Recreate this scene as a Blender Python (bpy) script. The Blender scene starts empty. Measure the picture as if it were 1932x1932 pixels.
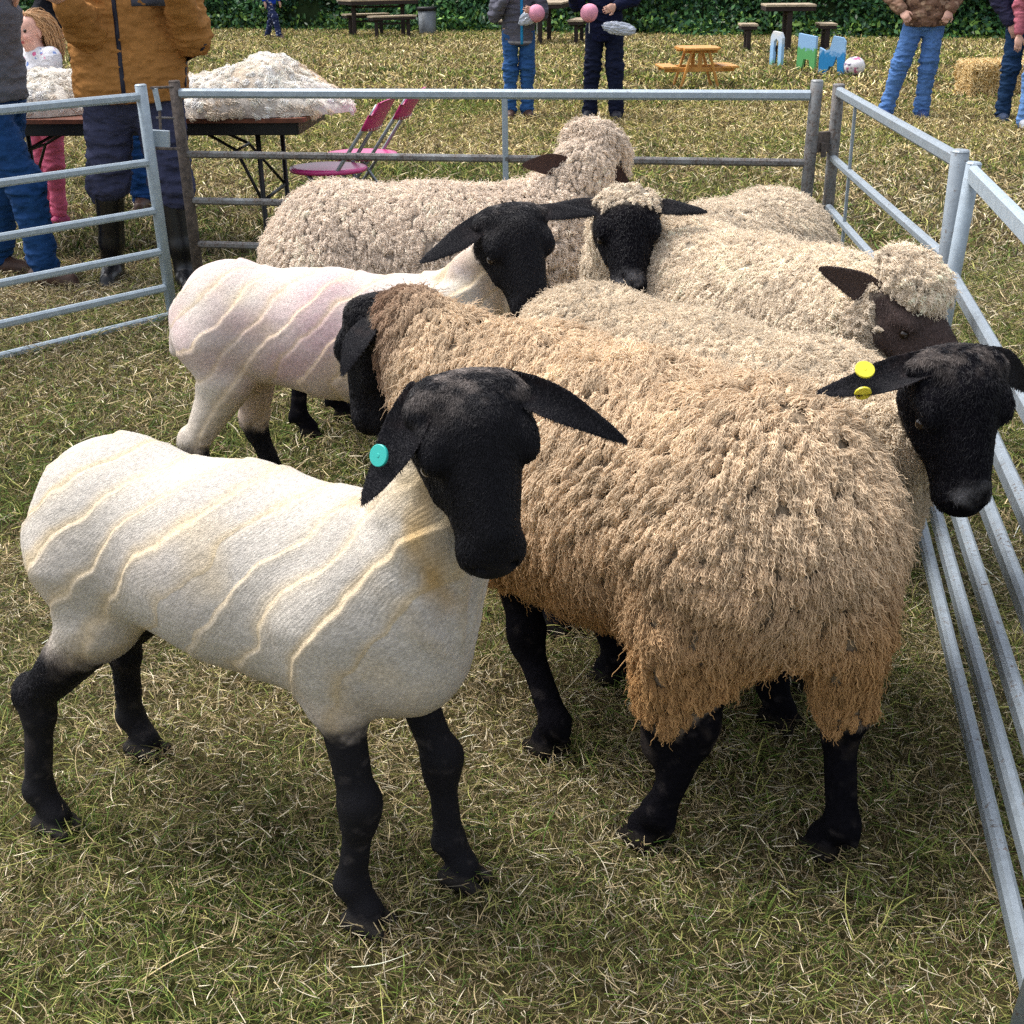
import bpy, math, random, os
import numpy as np
from mathutils import Vector, Matrix

# ------------------------------------------------------------------ camera
CAM_H = 1.5; PITCH = math.radians(22.4); ROLL = math.radians(0.6); FOC = 2530.0; CEN = 966.0
FW = np.array([0, math.cos(PITCH), -math.sin(PITCH)])
_r0 = np.array([1.0, 0, 0]); _d0 = -np.cross(_r0, FW)
RT = math.cos(ROLL)*_r0 + math.sin(ROLL)*_d0
DN = -math.sin(ROLL)*_r0 + math.cos(ROLL)*_d0
sc = bpy.context.scene
C = sc.collection
cd = bpy.data.cameras.new('camera'); cam = bpy.data.objects.new('camera', cd); C.objects.link(cam)
cd.sensor_width = 36; cd.lens = 36*FOC/1932.0; cd.clip_start = 0.05; cd.clip_end = 600
m = Matrix(((RT[0], -DN[0], -FW[0]), (RT[1], -DN[1], -FW[1]), (RT[2], -DN[2], -FW[2])))
cam.matrix_world = Matrix.Translation((0, 0, CAM_H)) @ m.to_4x4()
sc.camera = cam
# ------------------------------------------------------------------ light
SUN_EL = math.radians(63); SUN_AZ = math.radians(-62)      # azimuth from +Y (view direction) towards +X
w = bpy.data.worlds.new('World'); sc.world = w; w.use_nodes = True
nt = w.node_tree; bg = nt.nodes['Background']
sky = nt.nodes.new('ShaderNodeTexSky'); sky.sky_type = 'NISHITA'; sky.sun_disc = False
sky.sun_elevation = SUN_EL; sky.sun_rotation = SUN_AZ; sky.dust_density = 4.0; sky.air_density = 1.0; sky.ozone_density = 1.0
hsv = nt.nodes.new('ShaderNodeHueSaturation'); hsv.inputs['Saturation'].default_value = 0.42      # thin high cloud: paler than a clear sky
nt.links.new(sky.outputs[0], hsv.inputs['Color']); nt.links.new(hsv.outputs[0], bg.inputs[0]); bg.inputs[1].default_value = 0.15
sl = bpy.data.lights.new('sun', 'SUN'); sl.energy = 1.45; sl.angle = math.radians(24); sl.color = (1, 0.975, 0.94)
so = bpy.data.objects.new('sun', sl); C.objects.link(so)
sd = Vector((math.sin(SUN_AZ)*math.cos(SUN_EL), math.cos(SUN_AZ)*math.cos(SUN_EL), math.sin(SUN_EL)))
so.rotation_euler = sd.to_track_quat('Z', 'Y').to_euler(); so.location = sd*30
sc.view_settings.view_transform = 'Standard'; sc.view_settings.look = 'None'
sc.view_settings.exposure = 0.98; sc.view_settings.gamma = 1.0
sc.cycles.use_denoising = False; sc.cycles.max_bounces = 6; sc.cycles.diffuse_bounces = 3; sc.cycles.glossy_bounces = 2
sc.cycles.transmission_bounces = 3; sc.cycles.transparent_max_bounces = 6
sc.cycles_curves.shape = 'RIBBONS'; sc.cycles_curves.subdivisions = 2
ONLY = ''
def want(k): return (not ONLY) or (k in ONLY.split(','))
# ------------------------------------------------------------------ pixel -> world helpers (used to read off real positions)
def ray(x, y): return FW + RT*((x-CEN)/FOC) + DN*((y-CEN)/FOC)
def Wz(x, y, z=0.0):
    d = ray(x, y); t = (z-CAM_H)/d[2]; return np.array([0, 0, CAM_H]) + d*t
def WY(x, y, Y):
    d = ray(x, y); t = Y/d[1]; return np.array([0, 0, CAM_H]) + d*t
def im(r, d, t):                       # direction: r right, d down, t towards the camera
    v = RT*r + DN*d - FW*t; return v/np.linalg.norm(v)
def nrm(v):
    v = np.asarray(v, float); return v/max(1e-9, np.linalg.norm(v))
V = lambda *a: np.array(a, float)
# ------------------------------------------------------------------ noise
def _hash(i, j, k, s):
    n = (i*374761393 + j*668265263 + k*2147483647 + s*1274126177) & 0xffffffff
    n = ((n ^ (n >> 13))*1274126177) & 0xffffffff
    n = (n ^ (n >> 16)) & 0xffffffff
    return (n & 0xffffff)/float(0xffffff)
def vnoise(p, scale=1.0, seed=0):
    q = np.asarray(p, float)*scale + 1000.37
    i = np.floor(q).astype(np.int64); f = q-i; f = f*f*(3-2*f)
    r = np.zeros(len(q))
    for a in (0, 1):
        for b in (0, 1):
            for c in (0, 1):
                h = _hash(i[:, 0]+a, i[:, 1]+b, i[:, 2]+c, seed)
                r += h*(f[:, 0] if a else 1-f[:, 0])*(f[:, 1] if b else 1-f[:, 1])*(f[:, 2] if c else 1-f[:, 2])
    return r*2-1
def fbm(p, scale=1.0, seed=0, oct=3):
    r = 0; a = 1; t = 0
    for o in range(oct):
        r = r + a*vnoise(p, scale*2.03**o, seed+17*o); t += a; a *= 0.5
    return r/t
def sstep(a, b, x):
    t = np.clip((x-a)/(b-a), 0, 1); return t*t*(3-2*t)
def mix(a, b, t):
    t = np.asarray(t)[..., None]; return np.asarray(a)*(1-t)+np.asarray(b)*t
# ------------------------------------------------------------------ signed distance shapes
def RC(a, b, ra, rb, g='', k=0.03, sq=None):      # tapered limb, sq=(axis, factor) flattens it
    return dict(t='rc', a=np.array(a, float), b=np.array(b, float), ra=ra, rb=rb, g=g, k=k, sq=sq)
def EL(c, ax, r, g='', k=0.03, sub=False):      # ax: 3 rows of axes
    return dict(t='el', a=np.array(c, float), b=np.array(c, float), ax=np.array(ax, float), r=np.array(r, float), ra=max(r), rb=max(r), g=g, k=k, sq=None, sub=sub)
def pdist(p, X):
    if p['t'] == 'rc':
        a, b = p['a'], p['b']; Q = X-a; d = b-a
        if p['sq'] is not None:
            n, s = p['sq']; n = nrm(n)
            Q = Q + (Q@n)[..., None]*n*(1/s-1); d = d + (d@n)*n*(1/s-1)
        L = max(1e-9, d@d); t = np.clip((Q@d)/L, 0, 1)
        D = np.sqrt(((Q-t[..., None]*d)**2).sum(-1)) - (p['ra']+(p['rb']-p['ra'])*t)
        if p['sq'] is not None: D = D*min(1.0, p['sq'][1]) if p['sq'][1] < 1 else D
        return D
    Q = (X-p['a'])@p['ax'].T
    k0 = np.sqrt(((Q/p['r'])**2).sum(-1)); k1 = np.sqrt(((Q/p['r']**2)**2).sum(-1))
    return k0*(k0-1)/np.maximum(k1, 1e-9)
def smin(a, b, k):
    h = np.clip(0.5+0.5*(b-a)/k, 0, 1); return b*(1-h)+a*h-k*h*(1-h)
def seval(prims, X):
    F = np.full(X.shape[:-1], 1.0)
    for p in prims:
        D = pdist(p, X)
        F = -smin(-F, D, p['k']) if p.get('sub') else smin(F, D, p['k'])
    return F
def nets(prims, h):
    adds = [p for p in prims if not p.get('sub')]
    R = lambda p: max(p['ra'], p['rb'])*(max(1, p['sq'][1]) if p['sq'] else 1)
    lo = np.min([np.minimum(p['a'], p['b'])-R(p) for p in adds], 0)-3*h-0.02
    hi = np.max([np.maximum(p['a'], p['b'])+R(p) for p in adds], 0)+3*h+0.02
    n = np.ceil((hi-lo)/h).astype(int)+1
    F = np.full(n, 1.0)
    ax = [lo[i]+h*np.arange(n[i]) for i in range(3)]
    for p in prims:
        mg = R(p)+2.0*p['k']+2*h
        i0 = np.maximum(0, np.floor((np.minimum(p['a'], p['b'])-mg-lo)/h).astype(int))
        i1 = np.minimum(n, np.ceil((np.maximum(p['a'], p['b'])+mg-lo)/h).astype(int)+1)
        if (i1 <= i0).any(): continue
        sl_ = tuple(slice(i0[i], i1[i]) for i in range(3))
        X = np.stack(np.meshgrid(*[ax[i][sl_[i]] for i in range(3)], indexing='ij'), -1)
        D = pdist(p, X)
        F[sl_] = -smin(-F[sl_], D, p['k']) if p.get('sub') else smin(F[sl_], D, p['k'])
    s = F < 0
    c = [s[a:n[0]-1+a, b:n[1]-1+b, d:n[2]-1+d] for a in (0, 1) for b in (0, 1) for d in (0, 1)]
    cnt = sum(x.astype(np.int8) for x in c)
    act = (cnt > 0) & (cnt < 8)
    idx = np.full(act.shape, -1, np.int64); ii = np.argwhere(act); idx[act] = np.arange(len(ii))
    P = np.zeros((len(ii), 3)); W = np.zeros(len(ii))
    cor = [(a, b, d) for a in (0, 1) for b in (0, 1) for d in (0, 1)]
    vals = {q: F[ii[:, 0]+q[0], ii[:, 1]+q[1], ii[:, 2]+q[2]] for q in cor}
    for q in cor:
        for e in range(3):
            if q[e] == 0:
                r = list(q); r[e] = 1; r = tuple(r)
                a, b = vals[q], vals[r]; mk = (a < 0) != (b < 0)
                t = np.where(mk, a/np.where(mk, a-b, 1), 0)
                pt = np.tile(np.array(q, float), (len(ii), 1)); pt[:, e] += t
                P[mk] += pt[mk]; W[mk] += 1
    P = (ii+P/W[:, None])*h+lo
    quads = []
    for e in range(3):
        u, v = (e+1) % 3, (e+2) % 3
        A = [slice(None)]*3; B = [slice(None)]*3
        A[e] = slice(0, n[e]-1); B[e] = slice(1, n[e])
        ch = s[tuple(A)] != s[tuple(B)]
        w_ = np.argwhere(ch); w_ = w_[(w_[:, u] > 0) & (w_[:, v] > 0) & (w_[:, u] < n[u]-1) & (w_[:, v] < n[v]-1)]
        ins = s[tuple(w_.T)]
        def cell(du, dv):
            q = w_.copy(); q[:, u] += du; q[:, v] += dv; return idx[tuple(q.T)]
        Q = np.stack([cell(-1, -1), cell(0, -1), cell(0, 0), cell(-1, 0)], 1)
        Q[~ins] = Q[~ins][:, ::-1]
        quads.append(Q)
    Q = np.concatenate(quads); Q = Q[(Q >= 0).all(1)]
    return P, Q
# ------------------------------------------------------------------ mesh building
def mesh_np(name, P, Q, smooth=True):
    me = bpy.data.meshes.new(name); P = np.asarray(P, np.float32); Q = np.asarray(Q, np.int32)
    me.vertices.add(len(P)); me.vertices.foreach_set('co', P.ravel())
    k = Q.shape[1]; me.loops.add(Q.size); me.loops.foreach_set('vertex_index', Q.ravel())
    me.polygons.add(len(Q)); me.polygons.foreach_set('loop_start', np.arange(len(Q), dtype=np.int32)*k)
    try: me.polygons.foreach_set('loop_total', np.full(len(Q), k, np.int32))
    except Exception: pass
    me.update(calc_edges=True)
    if smooth: me.polygons.foreach_set('use_smooth', np.ones(len(Q), bool))
    return me
def get_vn(me):
    P = np.zeros(len(me.vertices)*3, np.float32); me.vertices.foreach_get('co', P)
    N = np.zeros(len(me.vertices)*3, np.float32); me.vertex_normals.foreach_get('vector', N)
    return P.reshape(-1, 3).astype(float), N.reshape(-1, 3).astype(float)
def set_col(me, col, name='col'):
    col = np.asarray(col, np.float32)
    if col.shape[1] == 3: col = np.concatenate([col, np.ones((len(col), 1), np.float32)], 1)
    a = me.color_attributes.new(name, 'FLOAT_COLOR', 'POINT'); a.data.foreach_set('color', col.ravel())
def subdiv(me, lv=1):
    o = bpy.data.objects.new('tmp', me); C.objects.link(o)
    md = o.modifiers.new('s', 'SUBSURF'); md.levels = lv; md.render_levels = lv
    dg = bpy.context.evaluated_depsgraph_get(); dg.update()
    r = bpy.data.meshes.new_from_object(o.evaluated_get(dg)); bpy.data.objects.remove(o)
    return r
def obj(name, data, mat=None, parent=None):
    if mat is not None and len(data.materials) == 0: data.materials.append(mat)
    o = bpy.data.objects.new(name, data); C.objects.link(o)
    if parent is not None:
        o.parent = parent; o.matrix_parent_inverse = parent.matrix_world.inverted()
    return o
def tag(o, label, cat, group=None, kind=None):
    if label: o['label'] = label
    if cat: o['category'] = cat
    if group: o['group'] = group
    if kind: o['kind'] = kind
    return o
def thing(name, label, cat, loc=(0, 0, 0), group=None):
    o = bpy.data.objects.new(name, None); C.objects.link(o); o.location = [float(v) for v in loc]; o.empty_display_size = 0.1
    o.matrix_world = Matrix.Translation([float(v) for v in loc])
    return tag(o, label, cat, group)
class MB:                                   # small mesh collector
    def __init__(s): s.v = []; s.f = []
    def add(s, v, f):
        n = len(s.v); s.v += [tuple(map(float, q)) for q in v]; s.f += [tuple(i+n for i in q) for q in f]; return s
    def bar(s, a, b, wd, ht, up=(0, 0, 1), bev=0.15, ext=0):      # bevelled rectangular bar from a to b
        a = np.array(a, float); b = np.array(b, float); d = nrm(b-a); a = a-d*ext; b = b+d*ext
        u = np.array(up, float); u = nrm(u-(u@d)*d); r = np.cross(d, u)
        c = min(wd, ht)*bev; pr = []
        for sx, sy in ((1, 1), (-1, 1), (-1, -1), (1, -1)):
            X, Y = sx*wd/2, sy*ht/2
            pts = [(X, Y-sy*c), (X-sx*c, Y)]
            if sx*sy < 0: pts = pts[::-1]
            pr += pts
        v = []; k = len(pr)
        for e, q in ((0, a), (1, b)):
            v += [q+r*x+u*y for x, y in pr]
        f = [(i, (i+1) % k, k+(i+1) % k, k+i) for i in range(k)] + [tuple(range(k))[::-1], tuple(range(k, 2*k))]
        return s.add(v, f)
    def tube(s, pts, rs, n=10, caps=True):
        pts = [np.array(p, float) for p in pts]
        if not hasattr(rs, '__len__'): rs = [rs]*len(pts)
        v = []; prev = None
        for i, p in enumerate(pts):
            d = nrm((pts[min(i+1, len(pts)-1)]-pts[max(i-1, 0)]))
            if prev is None:
                t = np.array([0, 0, 1.0]) if abs(d[2]) < 0.9 else np.array([1.0, 0, 0])
                u = nrm(np.cross(d, t))
            else: u = nrm(prev-(prev@d)*d)
            prev = u; w_ = np.cross(d, u)
            v += [p+rs[i]*(u*math.cos(2*math.pi*j/n)+w_*math.sin(2*math.pi*j/n)) for j in range(n)]
        f = []
        for i in range(len(pts)-1):
            for j in range(n): f.append((i*n+j, i*n+(j+1) % n, (i+1)*n+(j+1) % n, (i+1)*n+j))
        if caps: f += [tuple(range(n))[::-1], tuple(range((len(pts)-1)*n, len(pts)*n))]
        return s.add(v, f)
    def prism(s, poly, origin, ux, uy, th, bev=0):               # extruded outline
        o = np.array(origin, float); ux = np.array(ux, float); uy = np.array(uy, float); nz = nrm(np.cross(ux, uy))
        k = len(poly)
        v = [o+ux*x+uy*y-nz*th/2 for x, y in poly]+[o+ux*x+uy*y+nz*th/2 for x, y in poly]
        f = [tuple(range(k))[::-1], tuple(range(k, 2*k))]+[(i, (i+1) % k, k+(i+1) % k, k+i) for i in range(k)]
        return s.add(v, f)
    def build(s, name, mat, parent=None, smooth=False):
        me = bpy.data.meshes.new(name); me.from_pydata(s.v, [], s.f); me.update()
        if smooth: me.polygons.foreach_set('use_smooth', np.ones(len(me.polygons), bool))
        return obj(name, me, mat, parent)
def curves(name, pts, rad, mat, parent=None, tint=None, smooth=False):
    # pts (n,k,3), rad (n,k) or scalar
    n, k = pts.shape[:2]
    cu = bpy.data.hair_curves.new(name); cu.add_curves([k]*n)
    wpts = pts
    if parent is not None: wpts = pts - np.array(parent.matrix_world.translation)
    cu.attributes['position'].data.foreach_set('vector', np.asarray(wpts, np.float32).ravel())
    ra = cu.attributes.get('radius') or cu.attributes.new('radius', 'FLOAT', 'POINT')
    rr = np.broadcast_to(np.asarray(rad, np.float32), (n, k)) if np.ndim(rad) != 1 else np.broadcast_to(np.asarray(rad, np.float32)[:, None], (n, k))
    ra.data.foreach_set('value', np.ascontiguousarray(rr, np.float32).ravel())
    if tint is not None:
        a = cu.attributes.new('tint', 'FLOAT_COLOR', 'CURVE')
        t = np.concatenate([np.asarray(tint, np.float32), np.ones((n, 1), np.float32)], 1); a.data.foreach_set('color', t.ravel())
    cu.materials.append(mat)
    o = bpy.data.objects.new(name, cu); C.objects.link(o)
    if parent is not None: o.parent = parent
    return o
# ------------------------------------------------------------------ materials
def newmat(name, rough=0.8, spec=0.3, metal=0.0):
    m_ = bpy.data.materials.new(name); m_.use_nodes = True; b = m_.node_tree.nodes['Principled BSDF']
    b.inputs['Roughness'].default_value = rough; b.inputs['Metallic'].default_value = metal
    b.inputs['Specular IOR Level'].default_value = spec
    return m_, m_.node_tree, b
def N_(nt_, typ, **kw):
    n = nt_.nodes.new(typ)
    for k_, v_ in kw.items():
        if k_ in n.inputs.keys(): n.inputs[k_].default_value = v_
        else: setattr(n, k_, v_)
    return n
def ramp(nt_, fac, stops):
    r = nt_.nodes.new('ShaderNodeValToRGB'); e = r.color_ramp.elements
    while len(e) < len(stops): e.new(0.5)
    for i, (p, c) in enumerate(stops): e[i].position = p; e[i].color = (*c, 1)
    nt_.links.new(fac, r.inputs[0]); return r.outputs[0]
def mixc(nt_, f, a, b, mode='MIX'):
    n = nt_.nodes.new('ShaderNodeMix'); n.data_type = 'RGBA'; n.blend_type = mode
    for sock, v_ in ((n.inputs['Factor'], f), (n.inputs['A'], a), (n.inputs['B'], b)):
        pass
    ins = [i for i in n.inputs if i.enabled]
    for i_, v_ in zip((n.inputs[0], n.inputs[6], n.inputs[7]), (f, a, b)):
        if hasattr(v_, 'links') or hasattr(v_, 'is_linked'): nt_.links.new(v_, i_)
        elif hasattr(v_, '__len__'): i_.default_value = (*v_, 1)
        else: i_.default_value = v_
    return n.outputs[2]
def bump(nt_, b, h, strength=0.5, dist=0.01, prev=None):
    n = nt_.nodes.new('ShaderNodeBump'); n.inputs['Strength'].default_value = strength; n.inputs['Distance'].default_value = dist
    nt_.links.new(h, n.inputs['Height'])
    if prev is not None: nt_.links.new(prev, n.inputs['Normal'])
    nt_.links.new(n.outputs[0], b.inputs['Normal']); return n.outputs[0]
def coord(nt_, kind='Object'):
    return nt_.nodes.new('ShaderNodeTexCoord').outputs[kind]
def noise_n(nt_, vec, scale, detail=4, rough=0.6, dist=0):
    n = N_(nt_, 'ShaderNodeTexNoise', Scale=scale, Detail=detail, Roughness=rough, Distortion=dist); nt_.links.new(vec, n.inputs['Vector']); return n.outputs['Fac']
def simple(name, col, rough=0.8, spec=0.3, metal=0.0, var=0.25, vs=8.0, bmp=0.0, bs=60.0, bd=0.004, col2=None):
    m_, t, b = newmat(name, rough, spec, metal); c = coord(t)
    n = noise_n(t, c, vs, 5)
    c2 = col2 if col2 is not None else tuple(x*(1-var) for x in col)
    t.links.new(ramp(t, n, [(0.3, c2), (0.7, tuple(min(1, x*(1+var*0.5)) for x in col))]), b.inputs['Base Color'])
    if bmp: bump(t, b, noise_n(t, c, bs, 4), bmp, bd)
    return m_
def attr_mat(name, rough=0.85, spec=0.2, bmp=0.5, bs=250.0, bd=0.003, vs=120.0, var=0.25, sheen=0.0):
    m_, t, b = newmat(name, rough, spec); c = coord(t)
    a = t.nodes.new('ShaderNodeAttribute'); a.attribute_name = 'col'
    n = noise_n(t, c, vs, 4)
    t.links.new(mixc(t, 1.0, a.outputs['Color'], ramp(t, n, [(0.25, (1-var,)*3), (0.75, (1+var*0.3,)*3)]), 'MULTIPLY'), b.inputs['Base Color'])
    if bmp: bump(t, b, noise_n(t, c, bs, 3), bmp, bd)
    if sheen: b.inputs['Sheen Weight'].default_value = sheen
    return m_
def strand_mat(name, rough=0.8, spec=0.15, trans=0.0):
    m_, t, b = newmat(name, rough, spec)
    a = t.nodes.new('ShaderNodeAttribute'); a.attribute_name = 'tint'
    t.links.new(a.outputs['Color'], b.inputs['Base Color'])
    return m_
rng = np.random.default_rng(7); random.seed(7)
# ================================================================== ground, grass, hedge
HEDGE = [(-22, 39.5), (-14, 37), (-7.5, 34), (-0.66, 31.6), (6.6, 27.6), (13, 25.3), (22, 22)]
def hedge_y(x): return np.interp(x, [h[0] for h in HEDGE], [h[1] for h in HEDGE])
def ground_mat():
    m_, t, b = newmat('dry_turf', 0.95, 0.1); c = coord(t)
    n1 = noise_n(t, c, 0.55, 4, 0.6); n2 = noise_n(t, c, 9.0, 6, 0.75); n3 = noise_n(t, c, 70.0, 4, 0.7)
    col = ramp(t, n1, [(0.38, (0.05, 0.06, 0.018)), (0.5, (0.085, 0.075, 0.032)), (0.62, (0.14, 0.11, 0.055))])
    col = mixc(t, 1.0, col, ramp(t, n2, [(0.3, (0.45, 0.5, 0.4)), (0.6, (1.3, 1.25, 1.15))]), 'MULTIPLY')
    col = mixc(t, 1.0, col, ramp(t, n3, [(0.35, (0.4, 0.4, 0.4)), (0.65, (1.35, 1.35, 1.3))]), 'MULTIPLY')
    t.links.new(col, b.inputs['Base Color']); bump(t, b, n3, 0.9, 0.02)
    return m_
if want('ground') or True:
    mb = MB(); mb.add([(-200, -60, 0), (200, -60, 0), (200, 300, 0), (-200, 300, 0)], [(0, 1, 2, 3)])
    g = mb.build('ground', ground_mat()); tag(g, None, None, None, 'structure')
PAL = np.array([(0.60, 0.48, 0.27), (0.44, 0.34, 0.18), (0.32, 0.31, 0.09), (0.15, 0.21, 0.04), (0.07, 0.13, 0.02), (0.16, 0.105, 0.055), (0.80, 0.70, 0.50)])
def patches(x, y):
    p = np.stack([x, y, 0*x], 1)
    a = fbm(p, 0.55, 3, 3)*0.9 + fbm(p, 2.6, 9, 2)*0.55
    return a
def grass_blades(x, y, hgt, wid, flat, k=5, seed=1):
    n = len(x); r = np.random.default_rng(seed)
    a = patches(x, y)
    far = sstep(7, 14, y)
    pg = np.clip(0.39 + 0.95*a - 0.10*far + np.where((y > 3.4) & (y < 6.2), 0.10, 0) + 0.35*np.exp(-((x+1.6)/.8)**2-((y-4.2)/1.3)**2), 0.05, 0.93)
    green = r.random(n) < pg
    ci = np.where(green, r.choice([2, 3, 4, 3, 2], n), r.choice([0, 1, 5, 1, 6, 2], n))
    tint = PAL[ci]*(0.18+1.25*r.random((n, 1))**1.15)
    tint = tint*mix(np.ones((n, 3)), V(1.22, 1.18, .95), far)
    dryland = sstep(-0.1, -0.5, a)[:, None]
    tint = tint*(1+0.1*dryland)
    fl = r.random(n) < flat                       # lying straws
    H_ = hgt*(0.35+1.0*r.random(n)**1.5)*(1+0.35*np.clip(a, -1, 1)); ang = r.random(n)*2*np.pi
    lean = np.where(fl, 1.6+1.8*r.random(n), 0.15+0.75*r.random(n)**1.2)
    L = H_*np.where(fl, 1.3, 1.0)
    th = np.arctan(lean); t = np.linspace(0, 1, k)[None, :]
    bend = (r.random(n)*0.9)[:, None]
    out = L[:, None]*(np.sin(th)[:, None]*t + bend*0.5*t*t*np.cos(th)[:, None])
    up = L[:, None]*(np.cos(th)[:, None]*t*(1-0.35*bend*t)) + np.where(fl, r.random(n)*0.035, 0)[:, None]
    wob = (r.random(n)-0.5)[:, None]*0.25*L[:, None]*np.sin(t*3.0)
    ca, sa = np.cos(ang)[:, None], np.sin(ang)[:, None]
    P = np.stack([x[:, None]+out*ca-wob*sa, y[:, None]+out*sa+wob*ca, up], -1)
    W_ = (wid*(0.5+0.9*r.random(n)))[:, None]*np.array([0.9, 1.0, 0.85, 0.6, 0.15][:k])[None, :]
    return P, W_*0.5, tint
def scatter(n, y0, y1, seed, margin=1.5, power=1.0):
    r = np.random.default_rng(seed)
    y = y0+(y1-y0)*r.random(n)**power
    hw = (0.382*(y*0.925+0.57))*margin+0.5
    # area-uniform: accept by width
    keep = r.random(n) < hw/hw.max(); y = y[keep]; hw = hw[keep]
    x = (r.random(len(y))*2-1)*hw
    return x, y
grass_m = strand_mat('grass_strands', 0.7, 0.25)
if want('grass'):
    parts_ = []
    # tufted: cluster offsets
    def tufted(x, y, spread, seed, frac=0.5):
        r = np.random.default_rng(seed); n = len(x); k = max(1, n//14)
        cx, cy = x[:k], y[:k]; idx = r.integers(0, k, n); use = r.random(n) < frac
        return np.where(use, cx[idx]+r.normal(0, spread, n), x), np.where(use, cy[idx]+r.normal(0, spread, n), y)
    for (n, y0, y1, hg, wd, fl, sp, sd_) in ((400000, 0.75, 3.4, 0.029, 0.0013, 0.5, 0.016, 11), (330000, 3.3, 7.2, 0.045, 0.0026, 0.35, 0.03, 12),
                                     (255000, 7.0, 15.5, 0.062, 0.0065, 0.25, 0.05, 13), (230000, 15.0, 34.0, 0.085, 0.014, 0.2, 0.09, 14)):
        x, y = scatter(n, y0, y1, sd_); x, y = tufted(x, y, sp, sd_+50)
        k_ = (y < hedge_y(x)+0.3)&(y > 0.7); x, y = x[k_], y[k_]
        P, W_, T = grass_blades(x, y, hg, wd, fl, seed=sd_)
        parts_.append((P, W_, T))
    # long loose stalks near the camera
    x, y = scatter(1700, 1.3, 3.6, 31); P, W_, T = grass_blades(x, y, 0.10, 0.0018, 0.45, seed=77); parts_.append((P, W_, np.clip(T*1.25, 0, 0.9)))
    # upright green tufts among the straw
    r_ = np.random.default_rng(91); cx_, cy_ = scatter(1500, 1.3, 6.5, 92, 1.2); kk_ = patches(cx_, cy_) > -.15; cx_, cy_ = cx_[kk_], cy_[kk_]
    x = np.repeat(cx_, 16)+r_.normal(0, .022, len(cx_)*16); y = np.repeat(cy_, 16)+r_.normal(0, .022, len(cx_)*16)
    P, W_, T = grass_blades(x, y, 0.062, 0.0022, 0.03, seed=93); gi = PAL[r_.choice([2, 3, 3, 4], len(x))]*(.6+.9*r_.random((len(x), 1))); parts_.append((P, W_, gi))
    P = np.concatenate([q[0] for q in parts_]); W_ = np.concatenate([q[1] for q in parts_]); T = np.concatenate([q[2] for q in parts_])
    g = curves('grass', P, W_, grass_m, None, T); tag(g, 'short dry and green grass covering the show field', 'grass', None, 'stuff')
def leaf_cloud(pts, nrmls, size, seed, asp=0.6):
    r = np.random.default_rng(seed); n = len(pts)
    u = r.normal(size=(n, 3)); u /= np.linalg.norm(u, axis=1)[:, None]
    nn = nrmls + 0.9*r.normal(size=(n, 3)); nn /= np.linalg.norm(nn, axis=1)[:, None]
    a = np.cross(nn, u); a /= np.linalg.norm(a, axis=1)[:, None]; b = np.cross(nn, a)
    s = (size*(0.5+r.random(n)))[:, None]
    P = np.stack([pts-a*s, pts+b*s*asp+nn*s*0.15, pts+a*s, pts-b*s*asp+nn*s*0.15], 1).reshape(-1, 3)
    Q = np.arange(4*n).reshape(n, 4)
    return P, Q
if want('hedge'):
    n = 90000; r = np.random.default_rng(5)
    x = r.uniform(-18, 18, n); z = r.random(n)**1.35*3.0; lump = fbm(np.stack([x, 0*x, z*1.5], 1), 0.9, 4, 3)
    y = hedge_y(x)+0.15+0.35*z**0.7*0.6 - lump*0.7 + r.random(n)*0.35 - 0.25*(z < 0.35)*r.random(n)
    pts = np.stack([x, y, z], 1); P, Q = leaf_cloud(pts, np.tile([0, -0.7, 0.5], (n, 1)), 0.055, 6, 0.5)
    me = mesh_np('leaves', P, Q, False)
    gcol = np.array([(0.035, 0.11, 0.035), (0.06, 0.16, 0.04), (0.02, 0.065, 0.035), (0.16, 0.28, 0.05)])
    k_ = r.integers(0, 3, n); low = r.random(n) < np.clip(0.75-z*1.2, 0.05, 1); k_[low & (r.random(n) < 0.6)] = 3
    c = gcol[k_]*(0.6+0.8*r.random((n, 1)))*(1+0.5*np.clip(lump, -0.6, 1))[:, None]
    fl = (r.random(n) < 0.012); c[fl] = (0.45, 0.5, 0.36)
    set_col(me, np.repeat(c, 4, 0))
    hd = thing('hedge', 'dense dark green hedge along the far edge of the field', 'hedge', (0, 31, 0))
    obj('leaves', me, attr_mat('hedge_leaf', 0.55, 0.3, 0, var=0.1), hd)
    # woody inner mass
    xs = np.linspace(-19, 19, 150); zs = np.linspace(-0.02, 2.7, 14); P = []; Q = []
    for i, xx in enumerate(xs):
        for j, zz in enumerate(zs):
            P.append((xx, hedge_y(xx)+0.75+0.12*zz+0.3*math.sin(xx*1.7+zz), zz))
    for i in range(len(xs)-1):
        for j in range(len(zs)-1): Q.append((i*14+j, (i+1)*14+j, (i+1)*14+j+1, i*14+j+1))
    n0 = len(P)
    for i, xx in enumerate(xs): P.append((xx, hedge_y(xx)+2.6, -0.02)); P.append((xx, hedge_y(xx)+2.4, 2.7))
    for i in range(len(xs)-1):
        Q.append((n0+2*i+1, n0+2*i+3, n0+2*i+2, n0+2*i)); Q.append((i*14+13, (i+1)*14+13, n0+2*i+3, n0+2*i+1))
    obj('branches', mesh_np('branches', P, np.array(Q)), simple('hedge_inner', (0.02, 0.035, 0.012), 0.9, 0.1, var=0.5, vs=3), hd)
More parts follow.
